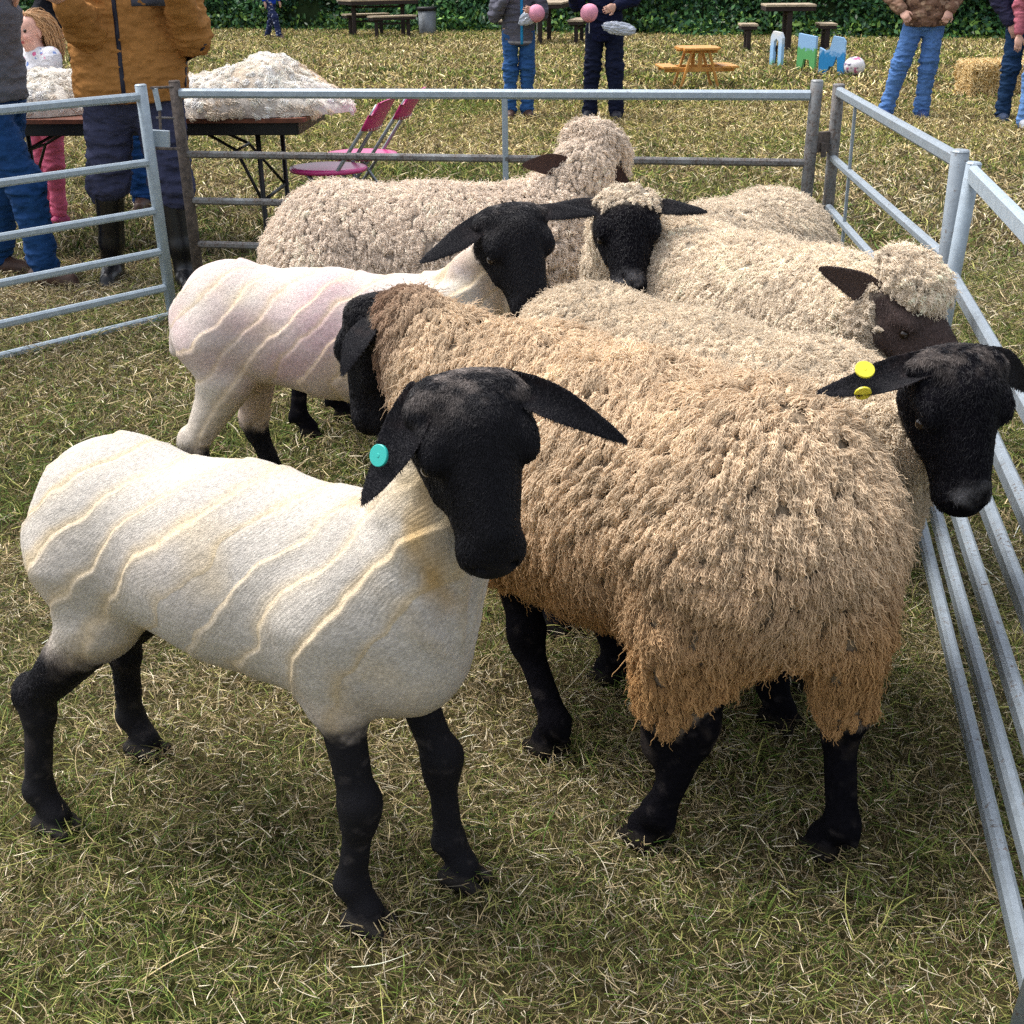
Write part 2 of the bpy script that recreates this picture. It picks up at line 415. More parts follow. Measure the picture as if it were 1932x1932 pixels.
# ================================================================== steel hurdles
def steel_mat(name, rust=0.35, base=(0.35, 0.42, 0.48)):
    m_, t, b = newmat(name, 0.5, 0.5, 0.15); c = coord(t)
    n1 = noise_n(t, c, 7.0, 6, 0.7); n2 = noise_n(t, c, 90.0, 4, 0.7); n3 = noise_n(t, c, 28.0, 5, 0.75)
    col = ramp(t, n3, [(0.3, tuple(x*0.8 for x in base)), (0.7, tuple(min(1, x*1.12) for x in base))])
    dirt = ramp(t, n1, [(0.62-rust*0.5, (0, 0, 0)), (0.74-rust*0.45, (1, 1, 1))])
    spots = ramp(t, n2, [(0.62-rust*0.2, (0, 0, 0)), (0.70-rust*0.2, (1, 1, 1))])
    rcol = ramp(t, n3, [(0.35, (0.045, 0.036, 0.032)), (0.65, (0.17, 0.135, 0.115))])
    f = mixc(t, 1.0, dirt, spots, 'MULTIPLY'); f = mixc(t, rust, f, dirt, 'MIX') if rust > 0.5 else f
    t.links.new(mixc(t, f, col, rcol), b.inputs['Base Color'])
    r_ = mixc(t, f, (0.45,)*3, (0.9,)*3); t.links.new(r_, b.inputs['Roughness'])
    bump(t, b, n2, 0.35, 0.002); return m_
STEEL = steel_mat('galvanised_steel', 0.22); STEEL_N = steel_mat('galvanised_worn', 0.34, (0.27, 0.315, 0.355)); RUST = steel_mat('rusty_steel', 0.92, (0.27, 0.27, 0.27)); STEEL_R = steel_mat('tarnished_steel', 0.60, (0.27, 0.29, 0.30))
RZ = [0.973, 0.700, 0.492, 0.312, 0.150, 0.022]
def hurdle(label, A0, A1, B0, B1, zs, tops, mats, railw=(0.028, 0.032), postw=0.045, mids=(), group='steel sheep hurdles forming the pen', topw=None):
    # A0/A1: base and top of one end post, B0/B1 of the other
    A0, A1, B0, B1 = [np.array(p, float) for p in (A0, A1, B0, B1)]
    t = thing('sheep_hurdle', label, 'hurdle', (A0+B0)/2, group)
    pm, rm, tm = mats
    for (p0, p1, mt, hh) in ((A0, A1, pm[0], tops[0]), (B0, B1, pm[1], tops[1])):
        d = p1-p0; mb = MB(); top = p0+d*hh
        mb.tube([p0-d*0.02, top-d*0.003, top-d*0.0005], [postw/2, postw/2, postw/2-0.003], 14)
        mb.build('post', mt, t, True)
        mb = MB(); mb.tube([top-d*0.001, top+d*0.004], [postw/2+0.001, postw/2-0.004], 14); mb.build('post_cap', mt, t)
    for i, z in enumerate(zs):
        a = A0+(A1-A0)*z; b = B0+(B1-B0)*z; ww, hh = topw if (i == 0 and topw) else railw
        n = 9; mb = MB(); ext = -postw*0.42; d = nrm(b-a); a_ = a-d*ext; b_ = b+d*ext
        mb.bar(a_, b_, ww, hh, bev=0.28); mb.build('rail', tm if i == 0 else rm, t)
    for f, z0, z1, wd in mids:
        p0 = A0+(B0-A0)*f; p1 = A1+(B1-A1)*f; mb = MB()
        off = np.cross(nrm(B0-A0), [0, 0, 1])*0.002
        mb.bar(p0+(p1-p0)*z0+off, p0+(p1-p0)*z1+off, wd, wd, up=(0, 1, 0.01)); mb.build('upright', tm, t)
    return t
if want('fence'):
    P1b, P1t = V(-1.531, 5.977, 0), V(-1.562, 5.977, 1.0)
    LB, LT = V(-2.22, 4.45, 0), V(-2.20, 4.45, 1.0)
    # left hurdle: direction from its near end (out of frame) to the latch post
    dl = nrm(V(-1.987, 5.461, 0)-V(-1.562, 5.977, 0))
    LB = P1b+dl*1.85; LT = P1t+dl*1.85
    h1 = hurdle('light grey steel hurdle with six rails at the left of the pen', LB, LT, P1b, P1t, RZ, (1.0, 1.02), ((STEEL, STEEL), STEEL, STEEL), topw=(0.032, 0.036), postw=0.05)
    P2b, P2t = V(-1.496, 6.421, 0), V(-1.523, 6.421, 0.985)
    P3b, P3t = V(1.27, 5.86, 0), V(1.289, 5.84, 1.0)
    h2 = hurdle('long back hurdle with rusty left post and one short upright', P2b, P2t, P3b, P3t, [0.962, 0.685, 0.468, 0.26, 0.1], (1.015, 1.02), ((RUST, STEEL_R), STEEL_R, STEEL), topw=(0.036, 0.042), postw=0.052, railw=(0.03, 0.032), mids=((0.537, 0.30, 0.945, 0.026),))
    P4b, P4t = V(1.385, 5.90, 0), V(1.39, 5.877, 1.0)
    P5b, P5t = V(1.238, 3.80, 0), V(1.245, 3.786, 1.0)
    h3 = hurdle('right side hurdle between the back corner and the paired posts', P4b, P4t, P5b, P5t, RZ, (1.0, 1.0), ((STEEL_R, STEEL_N), STEEL_N, STEEL_N), topw=(0.03, 0.042), postw=0.05, mids=((0.21, 0.02, 0.96, 0.012),))
    P6b, P6t = V(1.14, 3.56, 0), V(1.206, 3.55, 1.0)
    P7b, P7t = V(0.748, 1.545, 0), V(0.85, 1.53, 1.0)
    h4 = hurdle('nearest hurdle running along the right edge with seven worn rails', P6b, P6t, P7b, P7t, [0.973, 0.70, 0.555, 0.44, 0.31, 0.195, 0.085], (1.0, 1.0), ((STEEL, STEEL_N), STEEL_N, STEEL), railw=(0.026, 0.042), postw=0.040, topw=(0.026, 0.05))
    # latch between the first two posts
    c = WY(300, 262, 5.99)
    for (a, b, rr, nm, mt) in ((WY(285, 166, 6.1), WY(326, 164, 6.35), 0.006, 'latch_arm', RUST), (WY(292, 167, 6.12), WY(301, 208, 6.12), 0.012, 'latch_hook', STEEL), (WY(301, 206, 6.12), WY(303, 246, 6.12), 0.006, 'pin', RUST), (WY(296, 222, 6.12), WY(328, 223, 6.36), 0.005, 'latch_ring', STEEL_R)):
        mb = MB(); mb.tube([a, b], rr, 8); mb.build(nm, mt, h2)
    mb = MB(); mb.bar(WY(303, 246, 6.02), WY(304, 276, 6.02), 0.075, 0.03, up=(0, 1, 0)); mb.build('hinge_socket', STEEL, h1)
    mb = MB(); mb.bar(WY(292, 280, 6.02), WY(336, 281, 6.38), 0.02, 0.012); mb.build('bracket', RUST, h2)
    mb = MB(); mb.bar(P3b+(P3t-P3b)*0.77+V(0.02, 0, 0), P4b+(P4t-P4b)*0.77-V(0.02, 0, 0), 0.02, 0.085); mb.bar(P3b+(P3t-P3b)*0.77+V(0.05, -0.012, 0.0), P3b+(P3t-P3b)*0.77+V(0.052, -0.012, -0.06), 0.02, 0.02, up=(1, 0, 0)); mb.build('connector', RUST, h3)
# ================================================================== sheep
BLACK = V(0.0065, 0.006, 0.0085)
def head_prims(Hp, f, u, hs, wool=0.0, k=0.02):
    f = nrm(f); l = nrm(np.cross(u, f)); u = np.cross(f, l); A = np.array([f, l, u])
    w_ = lambda x, y, z: Hp + hs*(f*x+l*y+u*z)
    g = 'head'; P = []
    P.append(EL(w_(-0.018, 0, 0.0), A, hs*V(0.080, 0.088, 0.080), g, k)); P.append(RC(w_(-.050, .05, .022), w_(-.050, -.05, .022), .040*hs, .040*hs, g, k))
    P.append(RC(w_(0.02, 0, 0.004), w_(0.15, 0, -0.016), 0.074*hs, 0.047*hs, g, k))
    P.append(RC(w_(0.0, 0, 0.042), w_(0.15, 0, 0.016), 0.046*hs, 0.031*hs, g, k))
    P.append(EL(w_(0.176, 0, -0.020), A, hs*V(0.042, 0.052, 0.042), g, 0.018))
    P.append(RC(w_(-0.03, 0, -0.045), w_(0.155, 0, -0.056), 0.058*hs, 0.034*hs, g, k))
    for s in (1, -1):
        P.append(EL(w_(0.022, 0.074*s, 0.034), A, hs*V(0.038, 0.020, 0.024), g, 0.020))       # brow over the eye
        P.append(RC(w_(-0.01, 0.052*s, -0.03), w_(0.07, 0.044*s, -0.035), 0.040*hs, 0.026*hs, g, k))  # cheek
        P.append(EL(w_(0.044, 0.090*s, 0.010), A, hs*V(0.022, 0.012, 0.013), g, 0.010, sub=True))
        P.append(EL(w_(0.206, 0.025*s, -0.004), np.array([nrm(f+0.5*u), nrm(l+.5*s*u), nrm(u-0.4*f)]), hs*V(0.022, 0.0065, 0.009), g, 0.006, sub=True))
        P.append(RC(w_(0.218, 0.004*s, -0.040), w_(0.140, 0.060*s, -0.044), 0.0035*hs, 0.003*hs, g, 0.007)); P[-1]['sub'] = True
    P.append(EL(w_(0.170, 0, -0.060), A, hs*V(0.036, 0.036, 0.020), g, 0.012))
    return P, (f, l, u, w_)
def fur_mat(name, rough=0.75):
    m_, t, b = newmat(name, rough, 0.22); c = coord(t)
    a = t.nodes.new('ShaderNodeAttribute'); a.attribute_name = 'col'
    n = noise_n(t, c, 160, 4); n2 = noise_n(t, c, 420, 3)
    t.links.new(mixc(t, 1.0, a.outputs['Color'], ramp(t, n, [(0.25, (0.7,)*3), (0.75, (1.25,)*3)]), 'MULTIPLY'), b.inputs['Base Color'])
    bump(t, b, n2, 0.6, 0.004); b.inputs['Sheen Weight'].default_value = 0.0
    return m_
FUR = fur_mat('short_fur'); SHORN = fur_mat('shorn_fleece', 0.9)
EARM = fur_mat('ear_fur', 0.8)
EYE = simple('eye_amber', (0.022, 0.012, 0.006), 0.12, 0.6, var=0.6, vs=200)
WOOLM = strand_mat('wool_strands', 0.95, 0.05); COATM = strand_mat('coat_strands', 0.45, 0.22)
def woolbase():
    m_, t, b = newmat('wool_base', 0.95, 0.05); c = coord(t)
    a = t.nodes.new('ShaderNodeAttribute'); a.attribute_name = 'col'
    n = noise_n(t, c, 90, 5, 0.7)
    t.links.new(mixc(t, 1.0, a.outputs['Color'], ramp(t, n, [(0.3, (0.55,)*3), (0.7, (1.1,)*3)]), 'MULTIPLY'), b.inputs['Base Color'])
    bump(t, b, n, 0.8, 0.008); return m_
WBASE = woolbase()
def ear_mesh(base, tip, face, width, cup=0.35, curve=0.0, thick=0.011):
    base = np.array(base, float); tip = np.array(tip, float); d = tip-base; L = np.linalg.norm(d); d /= L
    fz = nrm(face-(face@d)*d); s = np.cross(d, fz); nt_, ns = 22, 11
    T = np.linspace(0, 1, nt_); S = np.linspace(-1, 1, ns); P = []
    for side in (1, -1):
        for t in T:
            wd = width*(0.80+0.50*math.sin(min(1, t*1.35+0.05)*math.pi*0.8)) * (1-t**2.8)**0.70 if t < 1 else 0
            wd = max(wd, 0.0025)
            c = base+d*L*t + fz*curve*L*math.sin(t*math.pi)*0.5
            for q in S:
                a = q*cup*3.0*(1-0.45*t)
                off = s*wd*math.sin(a)/max(0.3, math.sin(cup*3.0*(1-0.45*t))) if cup > 0 else s*wd*q
                up = fz*(1-math.cos(a))*wd*0.95
                P.append(c+off+up + side*fz*(-thick/2*(1-abs(q)**3)*(1-t**6)))
    Q = []; n0 = nt_*ns
    for i in range(nt_-1):
        for j in range(ns-1):
            a = i*ns+j; Q.append((a, a+1, a+ns+1, a+ns)); Q.append((n0+a, n0+a+ns, n0+a+ns+1, n0+a+1))
        for j in (0, ns-1):
            a = i*ns+j; q = (a, a+ns, n0+a+ns, n0+a); Q.append(q if j == 0 else q[::-1])
    for i in (0, nt_-1):
        for j in range(ns-1):
            a = i*ns+j; q = (a, n0+a, n0+a+1, a+1); Q.append(q if i == 0 else q[::-1])
    return np.array(P), np.array(Q)
def wool_locks(me, mask, R, L, m, fr, curl, flow, colf, seed, dens=1.0, lift=0.6, k=7, spread=0.5, cull=None, jit=0.35, elong=1.6, frizz=.04, crease=None):
    # clumps of crimped fibres rooted over the masked faces of the body
    r = np.random.default_rng(seed)
    me.calc_loop_triangles(); nt_ = len(me.loop_triangles)
    T = np.zeros(nt_*3, np.int32); me.loop_triangles.foreach_get('vertices', T); T = T.reshape(-1, 3)
    P, N = get_vn(me)
    mk = mask[T].mean(1); A = np.linalg.norm(np.cross(P[T[:, 1]]-P[T[:, 0]], P[T[:, 2]]-P[T[:, 0]]), axis=1)/2*np.clip(mk, 0, 1)
    if cull is not None:
        cen = P[T].mean(1); nn = N[T].mean(1); vd = cen-np.array([0, 0, CAM_H]); vd /= np.linalg.norm(vd, axis=1)[:, None]
        A = A*np.where((nn*vd).sum(1) > cull, 0.35, 1)
    nc = int(A.sum()/(R*R*2.2)*dens)
    ti = r.choice(nt_, nc, p=A/A.sum()); b = r.random((nc, 2)); fl = b.sum(1) > 1; b[fl] = 1-b[fl]
    w0 = 1-b.sum(1)
    cen = P[T[ti, 0]]*w0[:, None]+P[T[ti, 1]]*b[:, :1]+P[T[ti, 2]]*b[:, 1:]
    nn = N[T[ti, 0]]*w0[:, None]+N[T[ti, 1]]*b[:, :1]+N[T[ti, 2]]*b[:, 1:]; nn /= np.linalg.norm(nn, axis=1)[:, None]
    if crease:
        cz = np.abs(fbm(cen*V(1, 1, crease[2]), crease[0], seed+77, 2)); kp = cz > crease[1]*(.6+.8*r.random(nc)); cen, nn, ti = cen[kp], nn[kp], ti[kp]; nc = len(cen)
    dwn = np.tile([0, 0, -1.0], (nc, 1)); fd = dwn-(dwn*nn).sum(1)[:, None]*nn
    wav = np.stack([fbm(cen, 7, seed+1, 2), fbm(cen, 7, seed+2, 2), fbm(cen, 7, seed+3, 2)], 1)*1.0
    fd = fd + wav*jit*2.2 + r.normal(0, jit*0.5, (nc, 3)); fd -= (fd*nn).sum(1)[:, None]*nn
    side = np.cross(nn, fd); side /= np.maximum(1e-6, np.linalg.norm(side, axis=1))[:, None]
    fln = nrm_rows(fd)
    flw = flow(cen, nn) if callable(flow) else np.full(nc, flow)
    LL = (L(cen, nn) if callable(L) else np.full(nc, L))*(0.75+0.5*r.random(nc))
    RR = R*(0.75+0.5*r.random(nc))
    # fibres
    ci = np.repeat(np.arange(nc), m); n = len(ci)
    ph = r.random(n)*2*np.pi; rad = np.sqrt(r.random(n))
    o1 = (rad*np.cos(ph)); o2 = (rad*np.sin(ph))
    t = np.linspace(0, 1, k)[None, :, None]
    c_ = cen[ci][:, None, :]; n_ = nn[ci][:, None, :]; f_ = fln[ci][:, None, :]; s_ = side[ci][:, None, :]
    Rr = RR[ci][:, None, None]; Lr = (LL[ci]*(0.7+0.45*r.random(n)))[:, None, None]; fw = flw[ci][:, None, None]
    E_ = (elong*LL*(0.8+0.4*r.random(nc)))[ci][:, None, None]
    z_ = rad[:, None, None]
    t0 = (r.random(n)*0.35)[:, None, None]; tt = t0+(1-t0)*t*(0.65+0.35*r.random(n))[:, None, None]
    arch = np.sin(np.pi*np.clip(tt*0.86+.10, 0, 1))**0.7
    wdt = Rr*(0.22+0.80*np.sin(np.pi*np.clip(tt*.74+.22, 0, 1)))
    P_ = (c_ + s_*(o2[:, None, None]*wdt) + f_*(E_*(tt-.42)*(1-.25*z_*z_)) + n_*(lift*Lr*arch*np.sqrt(np.maximum(0, 1-.8*o2**2))[:, None, None]*(.35+.65*(1-.5*r.random(n)[:, None, None])) - .004)
          + n_*fw*Lr*tt**2*.25)
    fq = (3.0+1.5*r.random(nc))[ci][:, None, None]*2*np.pi; p0 = (r.random(nc)*6.28)[ci][:, None, None]+0.9*r.random(n)[:, None, None]
    am = curl*(0.5+0.9*r.random(n))[:, None, None]
    P_ = P_ + s_*np.sin(tt*fq+p0)*am + n_*np.cos(tt*fq+p0)*am*.8 + f_*np.sin(tt*fq*1.3+p0)*am*.5
    fz = (r.random(n) < frizz)[:, None, None]
    P_ = P_ + fz*(n_*(Lr*.5*t**1.5)+r.normal(0, 1, (n, 1, 3))*Lr*.25*t)
    col = colf(cen, nn)[ci]*(0.82+0.36*r.random(nc))[ci][:, None]*(0.85+0.3*r.random(n))[:, None]
    rr = fr*(0.8+0.4*r.random(n))[:, None]*np.linspace(1, 0.5, k)[None, :]
    return P_, rr, np.clip(col, 0, 0.9)
def nrm_rows(a): return a/np.maximum(1e-6, np.linalg.norm(a, axis=1))[:, None]

def short_fur(me, mask, col, n, L, fr, seed, lift=.35, jit=.5, cen=None):
    r = np.random.default_rng(seed); me.calc_loop_triangles(); k_ = len(me.loop_triangles); T = np.zeros(k_*3, np.int32); me.loop_triangles.foreach_get('vertices', T); T = T.reshape(-1, 3)
    P, N = get_vn(me); A = np.linalg.norm(np.cross(P[T[:, 1]]-P[T[:, 0]], P[T[:, 2]]-P[T[:, 0]]), axis=1)*np.clip(mask[T].mean(1), 0, 1); ti = r.choice(k_, n, p=A/A.sum())
    b = r.random((n, 3)); b /= b.sum(1)[:, None]; Tt = T[ti]; X = (P[Tt]*b[:, :, None]).sum(1); nn = nrm_rows((N[Tt]*b[:, :, None]).sum(1)); c = col[Tt[:, 0]]
    d = V(0, 0, -1)+r.normal(0, jit, (n, 3)); d = nrm_rows(d-(d*nn).sum(1)[:, None]*nn); t = np.linspace(0, 1, 4)[None, :, None]; l = (L*(.6+.8*r.random(n)))[:, None, None]
    Ps = X[:, None, :]-nn[:, None, :]*.001+l*(nn[:, None, :]*lift*t*(1.2-.5*t)+d[:, None, :]*t**1.4); Ps[:, :, 2] = np.maximum(Ps[:, :, 2], .002)
    return Ps, (fr*(.7+.6*r.random(n)))[:, None]*np.array([1, .9, .7, .3])[None, :], np.clip(c*(.75+.5*r.random(n))[:, None], 0, .92)
def build_sheep(label, hip, sho, Hp, hf, hu, feet, wool=0.0, S=1.0, hs=1.0, ears=(), h=0.008, locks=None, fleece=(0.55, 0.45, 0.33), low=None,
                neckr=(0.12, 0.085), legr=1.0, ridge=None, headwool=None, facecol=BLACK, extra=(), tags=(), seed=0, group='sheep in the pen', zoff=0.0, wig=1.0, eyes=True, sublv=1, earb=(-.055, .070, .032), fur=None, polltint=None, pollo=(-.04, 0, -.075), hindz=.405, neckf=.03, nosegrey=0, eara=None, greyp=1.0, lean=(0, 0), nw=.6, neckdrop=0.0, bellyz=0.0):
    hip = V(hip[0], hip[1], 0); sho = V(sho[0], sho[1], 0); L = np.linalg.norm(sho-hip); a = (sho-hip)/L; n = np.cross([0, 0, 1.0], a)
    wd = lambda s, l, z: hip+a*s*1.0+n*l*S+V(0, 0, z*S)
    up = V(0, 0, 1); w_ = wool; P = []
    g = 'torso'; sq = (n, wig)
    P += [RC(wd(-.02, 0, .585), wd(L*.5, 0, .575), (.150+w_)*S, (.158+w_)*S, g, .05, (n, 1.0*wig)),
          RC(wd(L*.5, 0, .575), wd(L, 0, .575), (.158+w_)*S, (.145+w_)*S, g, .05, (n, wig)),
          RC(wd(.10, 0, .565+bellyz), wd(L-.04, 0, .515+bellyz*.6), (.118+w_*.8)*S, (.145+w_*.8)*S, g, .05, (n, wig)),
          RC(wd(-.075, 0, .565), wd(-.02, 0, .61), (.112+w_)*S, (.135+w_)*S, g, .05),
          RC(wd(L+.07, 0, .49), wd(L+.02, 0, .58), (.110+w_*.8)*S, (.12+w_)*S, g, .05),
          RC(wd(L-.03, 0, .655), wd(L-.12, 0, .64), (.070+w_)*S, (.07+w_)*S, g, .06)]
    for s in (1, -1):
        P.append(RC(wd(-.035, .072*s, .545), wd(-.015, .088*s, .455), (.105+w_)*S, (.068+w_*.5)*S, g, .04))
        P.append(RC(wd(L+.0, .085*s, .56), wd(L-.0, .092*s, .42), (.082+w_*.6)*S, (.042+w_*.4)*S, g, .04))
    P.append(RC(wd(-.17, 0, .60), wd(-.195, 0, .50), (.03+w_*.6)*S, (.022+w_*.5)*S, g, .03))       # dock
    hp, (f, l, u, hw) = head_prims(Hp, hf, hu, hs)
    nb = wd(L+neckf, 0, .62-(neckf-.03)*.7); poll = hw(*pollo)
    nm = (nb+poll)/2 + V(0, 0, -.02)
    P += [RC(nb, nm, (neckr[0]+w_)*S, ((neckr[0]+neckr[1])/2+w_*nw)*S, 'neck', .05), RC(nm, poll, ((neckr[0]+neckr[1])/2+w_*nw)*S, neckr[1]*S+w_*.15, 'neck', .03)]
    P += [RC(wd(L+.05, 0, .52), nm-V(0, 0, .05), (.09+w_*.8)*S, (.07+w_*.7)*S, 'neck', .06)]
    legs = []
    for i, ft in enumerate(feet):
        if ft is None: continue
        ft = np.array([ft[0], ft[1], ft[2] if len(ft) > 2 else 0.0]); s = (1, -1, 1, -1)[i]; r_ = legr*S
        if i < 2:
            e = wd(L-.0, .09*s, .42); kn = e*0.42+ft*0.58; kn[2] = .245*S+ft[2]; kn += a*.018; fe = ft+V(0, 0, .085*S)-a*.012; 
            Q = [RC(e, kn, .040*r_+w_*.15, .031*r_, 'leg', .03), RC(kn, kn-V(0, 0, .03), .037*r_, .034*r_, 'leg', .012), RC(kn-V(0, 0, .03), fe, .026*r_, .027*r_, 'leg', .02), EL(kn+a*.006, np.eye(3), V(.036, .036, .042)*r_, 'leg', .015)]
        else:
            e = wd(-.01, .090*s, .445); hk = e*0.35+ft*0.65-a*.055; hk[2] = .275*S+ft[2]; fe = ft+V(0, 0, .085*S)-a*.018
            Q = [RC(e, hk, .064*r_+w_*.2, .034*r_, 'leg', .035), RC(hk-a*.012, hk-V(0, 0, .035), .036*r_, .032*r_, 'leg', .015), RC(hk-V(0, 0, .03), fe, .028*r_, .027*r_, 'leg', .02), EL(hk-a*.016+V(0, 0, .012), np.eye(3), V(.028, .028, .034)*r_, 'leg', .012)]
        toe = nrm(a*1.0+V(0, 0, 0))
        Q += [EL(fe, np.eye(3), V(.032, .032, .032)*r_, 'leg', .012), RC(fe, ft+a*.018+V(0, 0, .038), .026*r_, .029*r_, 'leg', .010)]
        for c in (1, -1):
            Q.append(RC(ft+n*.020*c+V(0, 0, .024)-a*.004, ft+a*.052+n*.020*c+V(0, 0, .013), .0215*r_, .013*r_, 'hoof', .003))
        Q.append(RC(fe-a*.028-V(0, 0, .012), fe-a*.03-V(0, 0, .03), .012*r_, .008*r_, 'leg', .01))
        P += Q; legs.append((e, fe, ft))
    for i_, e_ in enumerate(ears):
        s_, d_ = e_[0] if isinstance(e_[0], tuple) else ((1, -1)[i_], e_[0])
        hp.append(RC(hw(earb[0]+.01, (earb[1]-.015)*s_, earb[2]-.004), hw(earb[0], earb[1]*s_, earb[2])+d_*.022, .024*hs, .013*hs, 'head', .025))
    P += [dict(p) for p in extra]; P += hp
    Vt, Qd = nets(P, h)
    Vt[:, 2] = np.maximum(Vt[:, 2], 0.001)
    me = mesh_np('body', Vt, Qd)
    if sublv: me = subdiv(me, sublv)
    X, NN = get_vn(me)
    D = {}
    for p in P:
        if p.get('sub'): continue
        d = pdist(p, X); D[p['g']] = np.minimum(D.get(p['g'], 9), d)
    sl_ = (X-hip)@a; zl = X[:, 2]/S; lat = (X-hip)@n/S
    hd = (X-Hp)@f/hs
    nz = fbm(X, 45, seed, 3); nz2 = fbm(X, 9, seed+5, 3)
    isleg = sstep(-.012, .012, D['torso']-D['leg']+nz*.012) if 'leg' in D else 0*zl
    legb = np.maximum(isleg*sstep(.44, .36, zl+nz*.03)*np.where((sl_ < .2*1)&(hindz < .35), 0, 1), sstep(.30, .26, zl+nz*.02+(.02 if hindz < .35 else 0))); legb = np.maximum(legb, sstep(hindz, hindz-.055, zl+nz*.03)*sstep(.22, .12, sl_)*(1.0 if locks is None else 0.0))
    ishead = sstep(-.010, .010, np.minimum(D['neck'], D['torso'])-D['head']+nz*.008+.004)
    root = thing('sheep', label, 'sheep', (hip+sho)/2, group)
    base = np.array(fleece)
    if ridge is not None:
        # blow-by-blow comb marks of the shearing, wrapping the barrel
        sgn = np.sign(lat); al = np.abs(lat)
        q = (sl_ - .50*(zl-.45) - 2.6*np.maximum(zl-.45, -.05)**2*(1-.6*sstep(L-.1, L+.1, sl_)) + .05*nz2 + .035*fbm(X, 4.5, seed+6, 2) + .02*np.sin(zl*9+sl_*5))/ridge['sp']
        fr_ = q-np.floor(q); cell = np.floor(q)
        amp = 0.5+0.5*_hash(cell.astype(np.int64), cell.astype(np.int64)*0+3, cell.astype(np.int64)*0, seed+3)
        brk = sstep(-.30, .25, fbm(np.stack([cell*1.7, zl*3.0, sl_*2], 1), 1.0, seed+9, 2)+.25)
        body = (1-ishead)*(1-legb)
        line = np.exp(-((np.minimum(fr_, 1-fr_))/(.15+.07*nz2))**2)*brk*amp
        step = (sstep(0, .16, fr_)*(1-fr_))*brk*amp
        neckw = sstep(-.03, .05, D['torso']-D['neck'])*(1-ishead)
        wr = np.sin(((X@nrm(poll-nb))*70+nz2*2.2))*neckw*0.5+0.5*neckw
        lon = np.sin(np.arctan2((X-nb)@n, (X-nb)@u)*14+nz2*3)*neckw
        fine = fbm(X, 60, seed+8, 2)
        disp = body*(0.0072*step*ridge.get('a', 1) + 0.0006*line + 0.0045*fbm(X, 5.5, seed+77, 2) + 0.0015*nz2 + 0.0007*fine) + 0.0045*lon*ridge.get('w', 1)+ridge.get('n', 0)*wr
        comb = np.sin((q*ridge['sp']/.0085+.25*fbm(X, 30, seed+90, 1))*2*np.pi)*body*(.45+.55*np.clip(fbm(X, 9, seed+91, 2)*2+.5, 0, 1))
        disp = disp + .00022*comb + .0030*body*(1-np.abs(fbm(X*V(1, 1, .8), 7, seed+92, 2))*2)
        X = X+NN*disp[:, None]
        me.vertices.foreach_set('co', X.astype(np.float32).ravel()); me.update()
        cr = V(0.66, 0.50, 0.27); pk = V(*ridge.get('pink', (0.62, 0.40, 0.38)))
        col = np.tile(base, (len(X), 1))
        col = mix(col, pk, np.clip((fbm(X, 4.5, seed+21, 3)*1.5+ridge.get('pk', 0)), 0, 1)*ridge.get('pkw', .5))
        col = mix(col, base*V(.80, .80, .84), np.clip(fbm(X, 170, seed+2, 2)*.9+.2, 0, 1)*.45)
        st = np.clip(line*1.15+ np.exp(-(fr_/.30)**2)*.38*brk*amp, 0, 1)
        col = mix(col, cr, st*.60); col = mix(col, V(.74, .56, .30), np.clip(fbm(X, 7, seed+51, 3)*2.2-.25, 0, 1)*.45); col = mix(col, V(.50, .43, .40), np.clip(fbm(X, 6, seed+52, 3)*1.8-.3, 0, 1)*.30)
        col = col*(1+.028*comb)[:, None]
        blot = np.clip(fbm(X*V(1, 1, .45), 11, seed+31, 3)*2.6-.5, 0, 1)*sstep(-.06, .08, sl_-L+.04)
        col = mix(col, V(.52, .32, .10), blot*.75)
        wk = np.clip(lon, 0, 1)*.35+np.clip(-np.sin(((X@nrm(poll-nb))*70+nz2*2.2)), 0, 1)*neckw*.0
        col = mix(col, V(.55, .42, .24), wk)
        dirt = sstep(.50, .40, zl+nz*.03)*.35; col = mix(col, V(.42, .33, .24), dirt)
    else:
        col = np.tile(base*.5, (len(X), 1))  # mesh under the locks darkened: shade of the wool crevices put into colour
    grey = V(.20, .17, .16)
    legc = mix(np.tile(BLACK, (len(X), 1)), grey, np.clip(nz*1.3-.25, 0, 1)*.25)
    legc = mix(legc, V(.24, .19, .16), sstep(.1, .5, fbm(X*V(1, 1, .6), 16, seed+61, 3))*sstep(.15, .28, zl)*sstep(.25, .1, sl_)*.35)
    edge = np.clip(legb*(1-legb)*4, 0, 1)
    col = mix(col, mix(legc, grey*.9, edge*.6), legb)
    hc = np.tile(np.array(facecol, float), (len(X), 1))
    topm = sstep(.02, -.09, hd+nz*.03)*sstep(.0, .05, (X-Hp)@u/hs)
    hc = mix(hc, V(.21, .175, .155), np.clip(nz*1.4+.15+.5*fbm(X, 20, seed+44, 2), 0, 1)*topm*.85*greyp)
    if nosegrey: hc = mix(hc, V(.30, .29, .30), sstep(.15, .175, hd)*sstep(.215, .19, hd)*sstep(.0, .02, (X-Hp)@u/hs)*np.clip(.5+nz*1.5, 0, 1)*nosegrey)
    sp = (fbm(X, 260, seed+40, 1) > .62)*ishead*sstep(.12, .0, hd); hc = mix(hc, V(.35, .32, .3), sp*.35*topm)
    col = mix(col, hc, ishead)
    hoof = sstep(.006, -.002, D['hoof']-D['leg'])*sstep(.05, .035, X[:, 2]) if 'hoof' in D else 0
    col = mix(col, V(.02, .017, .015), hoof)
    woolly = locks is not None
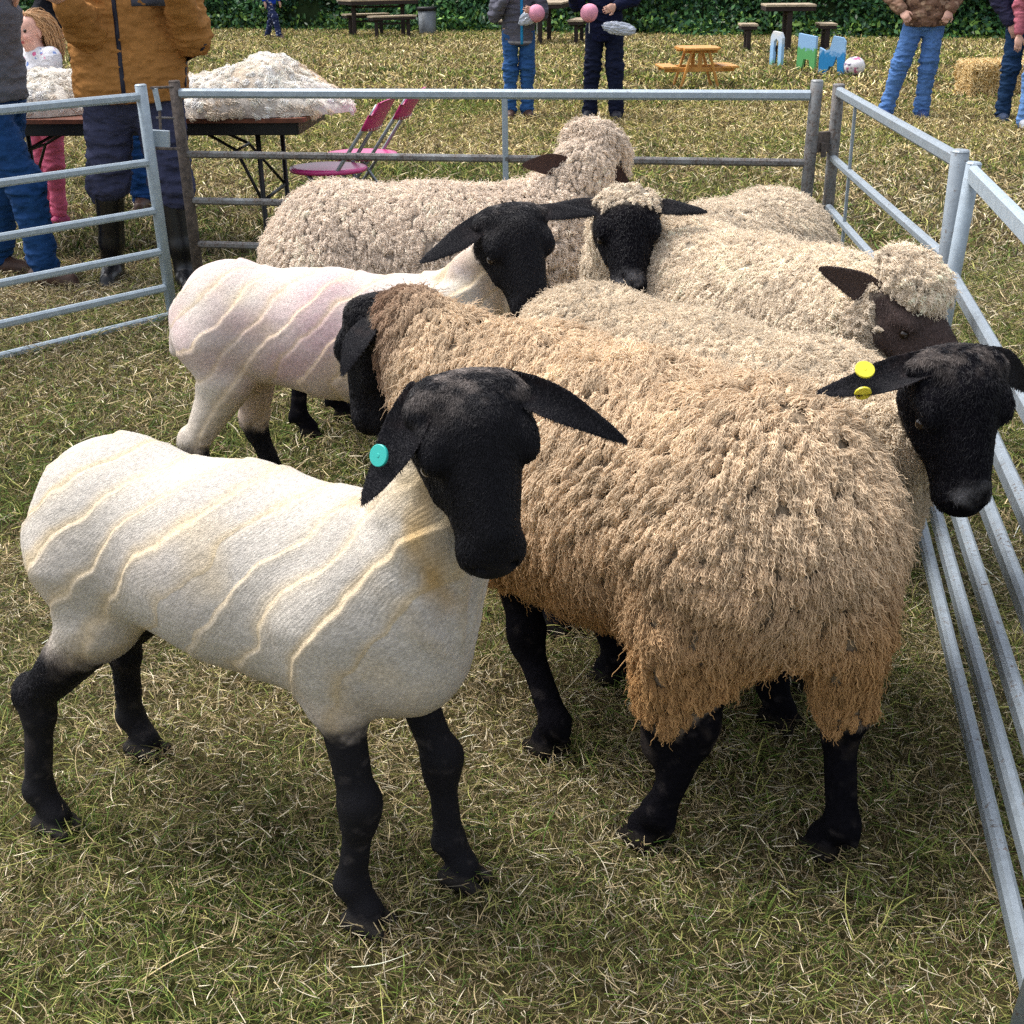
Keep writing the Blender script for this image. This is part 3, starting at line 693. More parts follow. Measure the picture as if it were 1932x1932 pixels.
    if woolly:
        wm = (1-legb)*(1-ishead)
        if headwool is not None:
            hx, hr, hz = headwool       # forehead and cheek wool cover: behind hx along the face, above hz
            cov = np.maximum(sstep(hx+.02, hx-.02, hd+nz*.02)*sstep(hz-.02, hz+.02, (X-Hp)@u/hs), sstep(hx-.02, hx-.06, hd+nz*.02))
            wm = np.maximum(wm, cov*ishead)
            col = mix(col, base*.55, cov*ishead)  # same darkened underlayer beneath the head wool, painted crevice shade
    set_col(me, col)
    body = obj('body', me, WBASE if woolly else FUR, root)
    # ears
    furs = []
    for i, (dirv, ln, face, wdt, cup, cv) in enumerate(ears):
        s = (1, -1)[i] if len(ears) == 2 else 1
        if isinstance(dirv, tuple): sd_, dirv = dirv; s = sd_
        b0 = hw(earb[0], earb[1]*s, earb[2]); b0 = eara[i] if eara is not None and eara[i] is not None else b0; EP, EQ = ear_mesh(b0-dirv*.02, b0+dirv*ln, face, wdt, cup, cv)
        em = mesh_np('ear', EP, EQ); em = subdiv(em, 1); EX, EN = get_vn(em)
        en = fbm(EX, 60, seed+i, 3); rel = (EX-b0)@dirv/ln
        ec = mix(np.tile(np.array(facecol, float)*1.05, (len(EX), 1)), V(.07, .045, .04), np.clip(en*.9+.15, 0, 1)*sstep(.5, .0, rel)*.5)
        set_col(em, ec); eo = obj('ear', em, EARM, root)
        if fur:
            q_ = short_fur(em, np.ones(len(EX)), ec, 7000, .006, fur[3]*.9, seed+80+i, .3, .4); furs.append(q_)
    if eyes:
        for s in (1, -1):
            mb = MB(); ep = hw(.044, .0765*s, .010); nn_, vv, ff = 10, [], []
            for i in range(nn_+1):
                for j in range(14):
                    th = math.pi*i/nn_; ph = 2*math.pi*j/14
                    vv.append(ep+hs*.0115*(math.cos(th)*u+math.sin(th)*(math.cos(ph)*f+math.sin(ph)*l)))
            for i in range(nn_):
                for j in range(14): ff.append((i*14+j, i*14+(j+1) % 14, (i+1)*14+(j+1) % 14, (i+1)*14+j))
            mb.add(vv, ff); mb.build('eye', EYE, root, True)
    for (pos, nor, rad, colr) in tags:
        tm = simple('tag_plastic', colr, 0.35, 0.5, var=0.08); nor = nrm(nor); mb = MB()
        mb.tube([pos-nor*.0015, pos+nor*.0015, pos+nor*.0022], [rad, rad, rad*.95], 28); mb.tube([pos+nor*.002, pos+nor*.0028], [rad*.2, rad*.16], 14)
        mb.build('ear_tag', tm, root)
    if fur:
        dk = np.clip(ishead+legb, 0, 1) if not woolly else np.clip((1-wm), 0, 1); dk = dk*sstep(.205, .185, hd*1.0)+1e-9; sets = furs+[short_fur(me, dk, col, fur[0], fur[2], fur[3], seed+70)]
        if fur[1]: sets.append(short_fur(me, np.clip(1-ishead-legb, 0, 1), col*1.06, fur[1], .0020, .0004, seed+71, .8, .9))
        curves('coat', np.concatenate([q_[0] for q_ in sets]), np.concatenate([q_[1] for q_ in sets]), COATM, root, np.concatenate([q_[2] for q_ in sets]))
    if woolly:
        Ps, Rs, Ts = [], [], []
        for lk in locks:
            mk = wm.copy()
            if 'zone' in lk: mk = mk*lk['zone'](X, NN, D, hd, sl_, zl, lat)
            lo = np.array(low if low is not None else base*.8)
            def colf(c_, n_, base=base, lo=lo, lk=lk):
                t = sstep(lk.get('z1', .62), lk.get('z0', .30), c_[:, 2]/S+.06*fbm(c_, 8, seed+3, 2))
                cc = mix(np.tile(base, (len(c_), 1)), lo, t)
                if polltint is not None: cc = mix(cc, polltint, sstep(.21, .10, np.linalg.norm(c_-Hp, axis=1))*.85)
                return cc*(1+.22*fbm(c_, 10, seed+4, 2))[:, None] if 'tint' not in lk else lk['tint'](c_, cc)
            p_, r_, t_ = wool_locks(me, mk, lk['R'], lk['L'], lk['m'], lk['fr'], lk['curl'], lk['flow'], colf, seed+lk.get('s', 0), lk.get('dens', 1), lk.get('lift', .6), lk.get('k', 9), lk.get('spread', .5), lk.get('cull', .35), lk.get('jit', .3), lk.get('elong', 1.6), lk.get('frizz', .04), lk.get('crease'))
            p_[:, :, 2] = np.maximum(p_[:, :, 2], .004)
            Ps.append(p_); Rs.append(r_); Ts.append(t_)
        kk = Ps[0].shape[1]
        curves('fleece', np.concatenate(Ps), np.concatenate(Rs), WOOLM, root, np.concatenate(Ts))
    return root, dict(hw=hw, f=f, l=l, u=u, body=body, wd=wd)
# ================================================================== tables, chairs, fleeces and other field furniture
WOODD = simple('dark_wood', (0.16, 0.055, 0.03), 0.45, 0.4, var=0.5, vs=12, bmp=0.3, bs=40)
BLKM = simple('black_metal', (0.012, 0.012, 0.013), 0.45, 0.4, var=0.2)
def quad_fleece(name, label, cx, cy, cz, rx, ry, hz, rot, seed, parent=None):
    # heaped raw fleece: folded lumps sitting on the table
    r = np.random.default_rng(seed); n_ = 110; u = np.linspace(-1, 1, n_); v = np.linspace(-1, 1, n_)
    U, Vv = np.meshgrid(u, v, indexing='ij'); R_ = np.sqrt(U**2+Vv**2); ang = np.arctan2(Vv, U)
    s = np.maximum(np.abs(U), np.abs(Vv))/np.maximum(R_, 1e-6)      # square -> disc
    X = U*s*1.0; Y = Vv*s*1.0; X, Y = U*np.minimum(1, 1/np.maximum(1e-6, 1)) , Vv
    rr = np.maximum(np.abs(U), np.abs(Vv)); X = np.cos(ang)*rr; Y = np.sin(ang)*rr
    p0 = np.stack([X*rx, Y*ry, 0*X], -1).reshape(-1, 3)
    edge = 1+0.10*fbm(np.stack([np.cos(ang), np.sin(ang), 0*ang], -1).reshape(-1, 3), 2.2, seed, 3)
    prof = np.clip(1-rr.ravel()**4.5, 0, 1)**0.6
    l1 = fbm(p0, 3.2, seed+1, 2); l2 = 1-np.abs(fbm(p0, 7.5, seed+2, 3))*2.2; l3 = 1-np.abs(fbm(p0, 22, seed+3, 2))*2
    H_ = prof*hz(p0[:, 0]/rx)*(1+.35*l1) + prof*(0.05*l2+0.012*l3)
    P = np.stack([p0[:, 0]*edge+cx*0, p0[:, 1]*edge, H_], 1)
    c_, s_ = math.cos(rot), math.sin(rot); P = np.stack([P[:, 0]*c_-P[:, 1]*s_+cx, P[:, 0]*s_+P[:, 1]*c_+cy, P[:, 2]+cz+.003], 1)
    i, j = np.meshgrid(np.arange(n_-1), np.arange(n_-1), indexing='ij'); a = (i*n_+j).ravel()
    Q = np.stack([a, a+n_, a+n_+1, a+1], 1)
    me = mesh_np('wool_mass', P, Q); X_, N__ = get_vn(me)
    col = mix(np.tile(V(.80, .74, .66), (len(P), 1)), V(.62, .50, .36), np.clip(fbm(P, 6, seed+7, 3)*1.4, 0, 1)); col = mix(col, V(.30, .24, .2), np.clip(fbm(P, 9, seed+8, 3)*3-1.3, 0, 1)*.7)
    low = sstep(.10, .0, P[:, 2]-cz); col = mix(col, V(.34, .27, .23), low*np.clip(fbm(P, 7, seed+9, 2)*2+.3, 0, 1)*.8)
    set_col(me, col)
    t = thing(name, label, 'fleece', (cx, cy, cz), 'shorn fleeces on the folding table')
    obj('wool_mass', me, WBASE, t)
    mask = np.ones(len(P))
    Ps, Rs, Ts = wool_locks(me, mask, .022, .012, 16, .0014, .007, .3, lambda c, n: V(.93, .87, .78)*(1+.25*fbm(c, 8, seed, 2))[:, None]*mix(np.ones((len(c), 3)), V(.75, .62, .48), np.clip(fbm(c, 5, seed+30, 2)*1.5, 0, 1)), seed, .8, .6, 9, cull=None, jit=1.5, elong=4.0, frizz=.10)
    curves('locks', Ps, Rs, WOOLM, t, Ts)
if want('objs'):
    # folding table: near corner on the right at (-1.12, 7.2), turned a few degrees
    ta = math.radians(-3); TX = V(math.cos(ta), math.sin(ta), 0); TY = V(-math.sin(ta), math.cos(ta), 0); T0 = V(-1.06, 7.22, 0)     # near right corner
    tw_, td = 2.05, .86
    t = thing('folding_table', 'brown topped folding table with black legs carrying the shorn fleeces', 'table', T0-TX*tw_/2+TY*td/2)
    q = lambda x, y, z: T0-TX*x+TY*y+V(0, 0, z)
    mb = MB(); rc = .07; poly = []
    for cx, cy, a0 in ((-rc, rc, -90), (-rc, td-rc, 0), (-tw_+rc, td-rc, 90), (-tw_+rc, rc, 180)):
        for k in range(6): a = math.radians(a0+k*18); poly.append((cx+rc*math.cos(a), cy+rc*math.sin(a)))
    mb.prism(poly, T0+V(0, 0, .735), TX, TY, .022); mb.build('tabletop', WOODD, t)
    mb = MB()
    for a, b in ((q(.05, .05, .69), q(tw_-.05, .05, .69)), (q(.05, td-.05, .69), q(tw_-.05, td-.05, .69)), (q(.05, .05, .69), q(.05, td-.05, .69)), (q(tw_-.05, .05, .69), q(tw_-.05, td-.05, .69))): mb.bar(a, b, .02, .065)
    mb.build('apron', BLKM, t)
    for x0, dx in ((.28, .45), (tw_-.28, -.45)):
        for y0 in (.13, td-.13):
            mb = MB(); mb.tube([q(x0, y0, .70), q(x0-.01, y0, .02), q(x0-.01, y0, 0)], [.014, .014, .016], 10); mb.build('leg', BLKM, t, True)
            mb = MB(); mb.tube([q(x0, y0, .30), q(x0+dx*.35, y0+(.15 if y0 < .4 else -.15), .55), q(x0+dx, y0+(.22 if y0 < .4 else -.22), .70)], .009, 8); mb.build('brace', BLKM, t, True)
        mb = MB(); mb.tube([q(x0, .13, .30), q(x0, td-.13, .30)], .010, 8); mb.build('crossbar', BLKM, t, True); mb = MB(); mb.tube([q(x0+dx*.35, .28, .55), q(x0+dx*.35, td-.28, .55)], .008, 8); mb.build('crossbar', BLKM, t, True)
    quad_fleece('fleece', 'tall pile of cream fleece at the right end of the folding table', *(q(.46, .40, .747)), .66, .42, lambda x: .085+.125*np.exp(-((x-.28)/.40)**2)+.03*np.exp(-((x+.45)/.3)**2), ta, 5)
    quad_fleece('fleece', 'lower flattened pile of cream fleece between the child and the ochre jacket', *(q(1.62, .40, .747)), .44, .38, lambda x: .15+.04*x, ta, 15)
    # folding chairs
    PINK = simple('pink_plastic', (0.52, 0.045, 0.20), 0.30, 0.5, var=0.12); PINKD = simple('pink_back', (0.55, 0.035, 0.19), 0.32, 0.5, var=0.1); CHR = simple('chair_tube', (0.30, 0.33, 0.36), 0.35, 0.5, 0.5, var=0.15)
    for lab, sx, sy, yaw in (('nearer pink folding chair with round seat drawn up to the fleece table', -.985, 7.50, -8), ('farther pink folding chair with round seat partly behind the other one', -.86, 8.05, -8)):
        a = math.radians(yaw); fx = V(-math.cos(a), -math.sin(a), 0); fy = V(math.sin(a), -math.cos(a), 0)     # fx faces the table
        c0 = V(sx, sy, 0); w3 = lambda x, y, z: c0+fx*x+fy*y+V(0, 0, z)
        t = thing('folding_chair', lab, 'chair', c0, 'pink folding chairs beside the fleece table')
        mb = MB(); K = 28; rings = [(.0, .462), (.6, .462), (.85, .466), (.97, .462), (1.0, .452), (.97, .440), (0, .436)]; vv = []; ff = []
        for rr, zz in rings:
            for k in range(K): an = 2*math.pi*k/K; vv.append(w3(.215*rr*math.cos(an), .205*rr*math.sin(an), zz))
        for i in range(len(rings)-1):
            for k in range(K): ff.append((i*K+k, i*K+(k+1) % K, (i+1)*K+(k+1) % K, (i+1)*K+k))
        mb.add(vv, ff); mb.build('seat', PINK, t, True)
        for s in (1, -1):
            mb = MB(); mb.tube([w3(.24, .17*s, 0), w3(-.08, .165*s, .44), w3(-.30, .155*s, .76), w3(-.325, .15*s, .80)], .0105, 10); mb.build('back_leg', CHR, t, True)
            mb = MB(); mb.tube([w3(-.24, .15*s, 0), w3(.04, .15*s, .40), w3(.08, .15*s, .445)], .0105, 10); mb.build('front_leg', CHR, t, True)
        for a_, b_ in ((.2, .17), (-.2, .15)): mb = MB(); mb.tube([w3(a_, -b_, .05), w3(a_, b_, .05)], .008, 8); mb.build('stretcher', CHR, t, True)
        # curved back rest with a dotted rim of holes
        bb = []; bf = []; nx, nz = 16, 8
        for side in (0, 1):
            for i in range(nx+1):
                for j in range(nz+1):
                    u = -1+2*i/nx; v_ = j/nz; zz = .66+.165*v_; yy = .195*u*(1-.12*abs(2*v_-1)**3); bend = -.04*(1-u*u)
                    bb.append(w3(-.235-.62*(zz-.66)+bend-side*.012-.0, yy, zz-.012*abs(u)**4*(1 if v_ > .5 else -1)))
        M_ = (nx+1)*(nz+1)
        for i in range(nx):
            for j in range(nz):
                k = i*(nz+1)+j; bf.append((k, k+1, k+nz+2, k+nz+1)); bf.append((M_+k, M_+k+nz+1, M_+k+nz+2, M_+k+1))
        for i in range(nx):
            for j in (0, nz): k = i*(nz+1)+j; bf.append((k, k+nz+1, M_+k+nz+1, M_+k))
        for j in range(nz):
            for i in (0, nx): k = i*(nz+1)+j; bf.append((k, k+1, M_+k+1, M_+k))
        mb = MB(); mb.add(bb, bf); br = mb.build('backrest', PINKD, t, True)
        mb = MB()
        for side in (-.016,):
            for i in range(11):
                u = -.85+1.7*i/10
                for zz in (.675,):
                    p = w3(-.235-.62*(zz-.66)-.04*(1-u*u)+side, .195*u*.92, zz); mb.tube([p, p+fx*(.002 if side > 0 else -.002)], .006, 6)
        mb.build('dot_pattern', simple('pale_dots', (.75, .55, .6), .5), br)
    # far picnic tables (steel legs, plank tops)
    PLK = simple('weathered_planks', (0.42, 0.34, 0.24), 0.8, 0.2, var=0.35, vs=6); DKS = simple('dark_posts', (0.028, 0.018, 0.016), 0.6, 0.3)
    def picnic(label, x, y, yaw, L=1.75, W=.80, off=.66, bl=1.55, bw=.30, H_=.76, hb=.45, posts=2):
        a = math.radians(yaw); ex = V(math.cos(a), math.sin(a), 0); ey = V(-math.sin(a), math.cos(a), 0); c0 = V(x, y, 0)
        t = thing('picnic_table', label, 'picnic table', c0, 'dark legged picnic tables along the hedge'); w3 = lambda u, v, z: c0+ex*u+ey*v+V(0, 0, z)
        mb = MB(); n = 5
        for i in range(n): v = -W/2+W*(i+.5)/n; mb.bar(w3(-L/2, v, H_-.02), w3(L/2, v, H_-.02), W/n-.008, .035)
        mb.build('tabletop', PLK, t)
        mb = MB(); mb.bar(w3(-L/2+.03, -W/2+.02, H_-.075), w3(L/2-.03, -W/2+.02, H_-.075), .03, .07); mb.bar(w3(-L/2+.03, W/2-.02, H_-.075), w3(L/2-.03, W/2-.02, H_-.075), .03, .07); mb.bar(w3(-.38*L, 0, H_-.16), w3(.38*L, 0, H_-.16), .05, .04)
        for u in (-L/2+.04, L/2-.04): mb.bar(w3(u, -W/2+.035, H_-.075), w3(u, W/2-.035, H_-.075), .03, .07)
        mb.build('frame', DKS, t)
        for u in (-.36*L, .36*L): mb = MB(); mb.bar(w3(u, 0, 0), w3(u, 0, H_-.04), .085, .085, up=(0, 1, 0)); mb.build('post', DKS, t)
        for s in (1, -1):
            mb = MB()
            for i in range(2): v = s*off-bw/2+bw*(i+.5)/2; mb.bar(w3(-bl/2, v, hb-.02), w3(bl/2, v, hb-.02), bw/2-.008, .035)
            be = mb.build('bench', PLK, t)
            mb = MB(); mb.bar(w3(-bl/2+.02, s*off, hb-.065), w3(bl/2-.02, s*off, hb-.065), bw-.03, .05); mb.bar(w3(-.36*bl, s*off, hb-.16), w3(.36*bl, s*off, hb-.16), .05, .04)
            for u in (-.36*bl, .36*bl): mb.bar(w3(u, s*off, 0), w3(u, s*off, hb-.07), .075, .075, up=(0, 1, 0))
            mb.build('bench_post', DKS, be)
    picnic('dark legged picnic table beside the grey litter bin', -2.72, 30.3, 28, L=1.55, bl=1.0, off=.72)
    picnic('picnic table partly hidden between the two people holding candy floss', .72, 27.2, 80, L=1.6, W=.85, bl=1.2)
    picnic('picnic table seen end on behind the painted boards', 4.78, 24.3, 86, L=.85, W=.84, off=.66, bl=.6, bw=.30)
    picnic('picnic table mostly hidden behind the ochre jacket', -7.75, 31.0, 8, L=1.5, bl=1.3)
    # litter bin
    t = thing('litter_bin', 'round grey litter bin with a dark rim against the hedge', 'bin', (-1.73, 31.0, 0)); GAL = simple('bin_metal', (0.22, 0.24, 0.26), 0.5, 0.4, 0.2, var=0.3)
    mb = MB(); mb.tube([(-1.73, 31.0, 0), (-1.73, 31.0, .04), (-1.73, 31.0, .50)], [.17, .18, .195], 24); mb.build('drum', GAL, t, True)
    mb = MB(); mb.tube([(-1.73, 31.0, .49), (-1.73, 31.0, .50), (-1.73, 31.0, .56), (-1.73, 31.0, .57)], [.20, .215, .215, .19], 24); mb.build('rim', BLKM, t, True)
    # small wooden picnic table for children
    YW = simple('varnished_pine', (0.62, 0.30, 0.07), 0.45, 0.4, var=0.3, vs=14, bmp=.2)
    c0 = V(2.33, 17.35, 0); a = math.radians(4); ex = V(math.cos(a), math.sin(a), 0); ey = V(-math.sin(a), math.cos(a), 0); w3 = lambda u, v, z: c0+ex*u+ey*v+V(0, 0, z)
    t = thing('toy_picnic_table', 'small varnished wooden picnic table for children on the open grass', 'picnic table', c0)
    mb = MB()
    for i in range(5): v = -.30+.6*(i+.5)/5; hl = .21 if i in (0, 4) else .25; mb.bar(w3(-hl, v, .475), w3(hl, v, .475), .115, .028)
    mb.build('tabletop', YW, t)
    for s in (1, -1):
        mb = MB()
        for i in range(2): mb.bar(w3(s*.37+(i-.5)*.10, -.30, .265), w3(s*.37+(i-.5)*.10, .30, .265), .09, .026)
        mb.build('bench', YW, t)
    for v in (-.22, .22):
        for s in (1, -1):
            mb = MB(); mb.bar(w3(s*.10, v, .46), w3(s*.24, v, 0), .030, .060, up=(0, 1, 0)); mb.build('leg', YW, t)
        mb = MB(); mb.bar(w3(-.43, v+.035, .235), w3(.43, v+.035, .235), .030, .055); mb.bar(w3(-.21, v+.035, .445), w3(.21, v+.035, .445), .030, .04); mb.bar(w3(0, v+.03, .23), w3(0, v+.03, .43), .05, .02, up=(0, 1, 0)); mb.build('crosspiece', YW, t)
    # painted cut-out boards
    def board(label, x, y, h_, wd_, outline, cols, yaw):
        a = math.radians(yaw); ux = V(math.cos(a), math.sin(a), 0)
        m_, tr, b = newmat('board_paint', .45, .4); c = coord(tr); sp = tr.nodes.new('ShaderNodeSeparateXYZ'); tr.links.new(c, sp.inputs[0])
        mp = N_(tr, 'ShaderNodeMath', operation='MULTIPLY'); mp.inputs[1].default_value = 1/h_; tr.links.new(sp.outputs[2], mp.inputs[0])
        ad = N_(tr, 'ShaderNodeMath', operation='ADD'); tr.links.new(mp.outputs[0], ad.inputs[0])
        n = noise_n(tr, c, 14, 3); mm = N_(tr, 'ShaderNodeMath', operation='MULTIPLY_ADD'); mm.inputs[1].default_value = .5; mm.inputs[2].default_value = -.25; tr.links.new(n, mm.inputs[0]); tr.links.new(mm.outputs[0], ad.inputs[1])
        tr.links.new(ramp(tr, ad.outputs[0], cols), b.inputs['Base Color'])
        t = thing('painted_board', label, 'painted board', (x, y, 0), 'painted cut-out boards standing on the grass')
        mb = MB(); mb.prism([(px*wd_, pz*h_) for px, pz in outline], (0, 0, 0), ux, V(0, 0, 1), .05); o = mb.build('panel', m_); o.parent = t
        mb = MB(); mb.bar((0, 0.025, 0), V(0, .16, 0), .04, .02); mb.bar((0, .16, .008), V(0, .027, h_*.6), .03, .015); o = mb.build('prop', DKS); o.parent = t
    arch = [(-.5, 0), (-.5, .85), (-.32, 1), (.32, .97), (.5, .82), (.5, .0), (.22, 0), (.20, .72), (0, .80), (-.2, .72), (-.24, 0)]
    blk = [(-.5, 0), (-.46, 1), (.5, .92), (.5, 0), (.26, 0), (.18, .30), (-.12, .32), (-.22, 0)]
    zig = [(-.5, 0), (-.5, .70), (-.28, .62), (-.1, .66), (.02, 1.0), (.4, .96), (.5, .86), (.5, 0), (.28, 0), (.2, .5), (.06, .22), (-.08, .22), (-.22, 0)]
    BL, GR, DK, WH, BR = (.30, .52, .80), (.12, .42, .14), (.01, .02, .05), (.7, .7, .68), (.02, .24, .55)
    board('arched board painted pale blue and black, farthest left of the painted boards', 3.93, 20.6, .50, .26, arch, [(0, GR), (.25, BL), (.55, BL), (1, WH)], -62)
    board('notched board painted blue above and green below, middle of the painted boards', 4.22, 19.9, .50, .30, blk, [(0, GR), (.55, GR), (.62, BL), (1, BL)], -45)
    board('bright blue zigzag board beside the spotted ball', 4.42, 19.2, .50, .36, zig, [(0, BR), (.5, BR), (.6, BL), (1, BL)], -35)
    # spotted ball
    t = thing('ball', 'white ball with dark and pink speckles lying beside the painted boards', 'ball', (4.66, 18.9, .13)); me = bpy.data.meshes.new('ball_skin'); import bmesh
    bm = bmesh.new(); bmesh.ops.create_icosphere(bm, subdivisions=4, radius=.14); bm.to_mesh(me); bm.free(); X, N__ = get_vn(me)
    X = X*V(1, 1, .88); me.vertices.foreach_set('co', X.astype(np.float32).ravel()); me.polygons.foreach_set('use_smooth', np.ones(len(me.polygons), bool))
    col = np.tile(V(.8, .78, .8), (len(X), 1)); col[fbm(X, 22, 3, 1) > .38] = (.06, .05, .12); col[fbm(X, 17, 9, 1) > .5] = (.55, .15, .3); set_col(me, col)
    o = obj('ball_skin', me, attr_mat('ball_vinyl', .35, .5, 0, var=.05)); o.parent = t
    # straw bale
    c0 = V(5.62, 16.1, 0); t = thing('straw_bale', 'loose golden straw bale beside the person in the navy hooded top', 'straw bale', c0)
    me = bpy.data.meshes.new('packed_straw'); bm = bmesh.new(); bmesh.ops.create_cube(bm, size=1); bmesh.ops.subdivide_edges(bm, edges=bm.edges[:], cuts=14, use_grid_fill=True); bm.to_mesh(me); bm.free()
    X, N__ = get_vn(me); X = X*V(.74, .42, .34); X += N__*(.03*fbm(X, 7, 4, 3))[:, None]; rr = V(math.cos(.1), math.sin(.1), 0); X = np.stack([X[:, 0]*math.cos(.1)-X[:, 1]*math.sin(.1), X[:, 0]*math.sin(.1)+X[:, 1]*math.cos(.1), X[:, 2]+.17], 1)+c0
    me.vertices.foreach_set('co', X.astype(np.float32).ravel()); me.update(); set_col(me, np.tile(V(.45, .30, .11), (len(X), 1)))
    obj('packed_straw', me, WBASE, t)
    X, N__ = get_vn(me); r = np.random.default_rng(8); n = 7000; k = r.integers(0, len(X), n); d = r.normal(size=(n, 3)); d -= (d*N__[k]).sum(1)[:, None]*N__[k]*.75; d = nrm_rows(d)
    L_ = (.05+.09*r.random(n))[:, None, None]; tt = np.linspace(-.5, .5, 3)[None, :, None]
    Ps = X[k][:, None, :]+N__[k][:, None, :]*(.012+.02*r.random(n)[:, None, None])+d[:, None, :]*L_*tt+r.normal(0, .01, (n, 1, 3)); Ps[:, :, 2] = np.maximum(Ps[:, :, 2], .01)
    curves('straws', Ps, np.full((n, 3), .0035), strand_mat('straw_strands', .6, .2), t, np.array([(.75, .55, .26), (.62, .42, .17), (.85, .68, .38)])[r.integers(0, 3, n)]*(.7+.5*r.random((n, 1))))
# ================================================================== people
def fabric(name, rough=.85, bs=300, bd=.0015, bmp=.4, var=.2, vs=60): return attr_mat(name, rough, .15, bmp, bs, bd, vs, var)
CLOTH = fabric('cloth'); DENIM = fabric('denim', .8, 500, .001, .4, .3, 25); SKIN = attr_mat('skin', .5, .35, .15, 200, .001, 30, .1); RUBBER = simple('rubber_boot', (.006, .006, .008), .35, .5, var=.2)
LEATHER = simple('brown_leather', (.07, .035, .022), .5, .4, var=.4, vs=30); HAIRM = strand_mat('hair_strands', .5, .4)
def person(label, base, yaw, H=1.70, skin=(.62, .36, .27), hair=(.05, .03, .02), top=(.2, .2, .2), bot=(.05, .08, .2), shoe=LEATHER, feet=((.10, 0), (-.10, 0)), kneeb=(0.02, 0.02), arms=None, hem=.80, boots=None, bulk=1.0,
           h=.012, lean=(0, 0), head=(0, 0), seed=0, topcol=None, botmat=None, hood=False, longhair=False, hip=(0, 0), botcol=None, sleeve=True, wide=1.0, cuffz=.05, group=None, legw=1.0, hairlen=.03, flare=1.0, face=True, jw=1.0):
    s = H/1.70; a = math.radians(yaw); fx = V(math.sin(a), math.cos(a), 0); rx = V(math.cos(a), -math.sin(a), 0); B = V(base[0], base[1], 0)      # fx: facing, rx: the person's right
    w3 = lambda r, f, z: B+rx*r*s+fx*f*s+V(0, 0, z*s)
    J = {}; hx, hy = hip
    J['pel'] = w3(hx, hy, .93); J['hipR'] = w3(hx+.09*wide, hy, .90); J['hipL'] = w3(hx-.09*wide, hy, .90)
    J['ch'] = w3(hx*.6+lean[0], hy*.6+lean[1], 1.28); J['nk'] = w3(hx*.4+lean[0]*1.2, hy*.4+lean[1]*1.2, 1.46); J['hd'] = J['nk']+rx*head[0]*s+fx*(head[1]+.02)*s+V(0, 0, .145*s)
    for k, ft, kb, sg in (('R', feet[0], kneeb[0], 1), ('L', feet[1], kneeb[1], -1)):
        an = w3(ft[0], ft[1], .09); J['an'+k] = an; kn = (J['hip'+k]*.48+an*.52)+fx*kb*s; kn[2] = .49*s; J['kn'+k] = kn
        J['sh'+k] = J['nk']+rx*.185*sg*wide*s-V(0, 0, .055*s)
    A_ = arms or {}
    for k, sg in (('R', 1), ('L', -1)):
        el, wr = A_.get(k, ((.27*sg, -.03, 1.12), (.28*sg, .06, .86)))
        J['el'+k] = w3(*el); J['wr'+k] = w3(*wr)
    root = thing('person', label, 'person', B, group)
    # --- body: head, neck, torso, limbs, hands: one surface
    P = []; hd = J['hd']; g = 'b'; F_, R_, U_ = fx, rx, V(0, 0, 1); A3 = np.array([R_, F_, U_]); hs = s if H > 1.4 else s*1.22
    q = lambda r, f, u: hd+(R_*r+F_*f+U_*u)*hs
    P += [EL(q(0, -.012, .03), A3, hs*V(.074, .092, .088), g, .02), EL(q(0, .022, -.045), A3, hs*V(.056, .066, .072), g, .02), EL(q(0, .058, -.088), A3, hs*V(.026, .022, .02), g, .015),
          RC(q(0, .088, .012), q(0, .103, -.028), .009*hs, .014*hs, g, .012), EL(q(0, .083, -.058), A3, hs*V(.024, .012, .007), g, .006), EL(q(0, .082, -.069), A3, hs*V(.020, .012, .007), g, .006)]
    for sg in (1, -1): P += [EL(q(.077*sg, -.01, -.01), A3, hs*V(.010, .020, .032), g, .008), EL(q(.030*sg, .082, .008), A3, hs*V(.016, .012, .010), g, .008, sub=True), EL(q(.038*sg, .062, -.035), A3, hs*V(.024, .024, .024), g, .02)]
    P += [RC(J['nk'], hd-V(0, 0, .05*hs), .056*s, .050*s, g, .03), RC(J['pel'], J['ch'], .105*s*bulk, .12*s*bulk, g, .05, (fx, .78)), RC(J['ch'], J['nk'], .12*s, .06*s, g, .05, (fx, .8)), RC(J['shR'], J['shL'], .055*s, .055*s, g, .05)]
    for k in 'RL':
        P += [RC(J['hip'+k], J['kn'+k], .078*s, .050*s, g, .03), RC(J['kn'+k], J['an'+k], .050*s, .034*s, g, .02), RC(J['an'+k]-V(0, 0, .05*s), J['an'+k]-V(0, 0, .06*s)+fx*.13*s, .030*s, .024*s, g, .02),
              RC(J['sh'+k], J['el'+k], .048*s, .038*s, g, .02), RC(J['el'+k], J['wr'+k], .037*s, .025*s, g, .02)]
    P2 = []
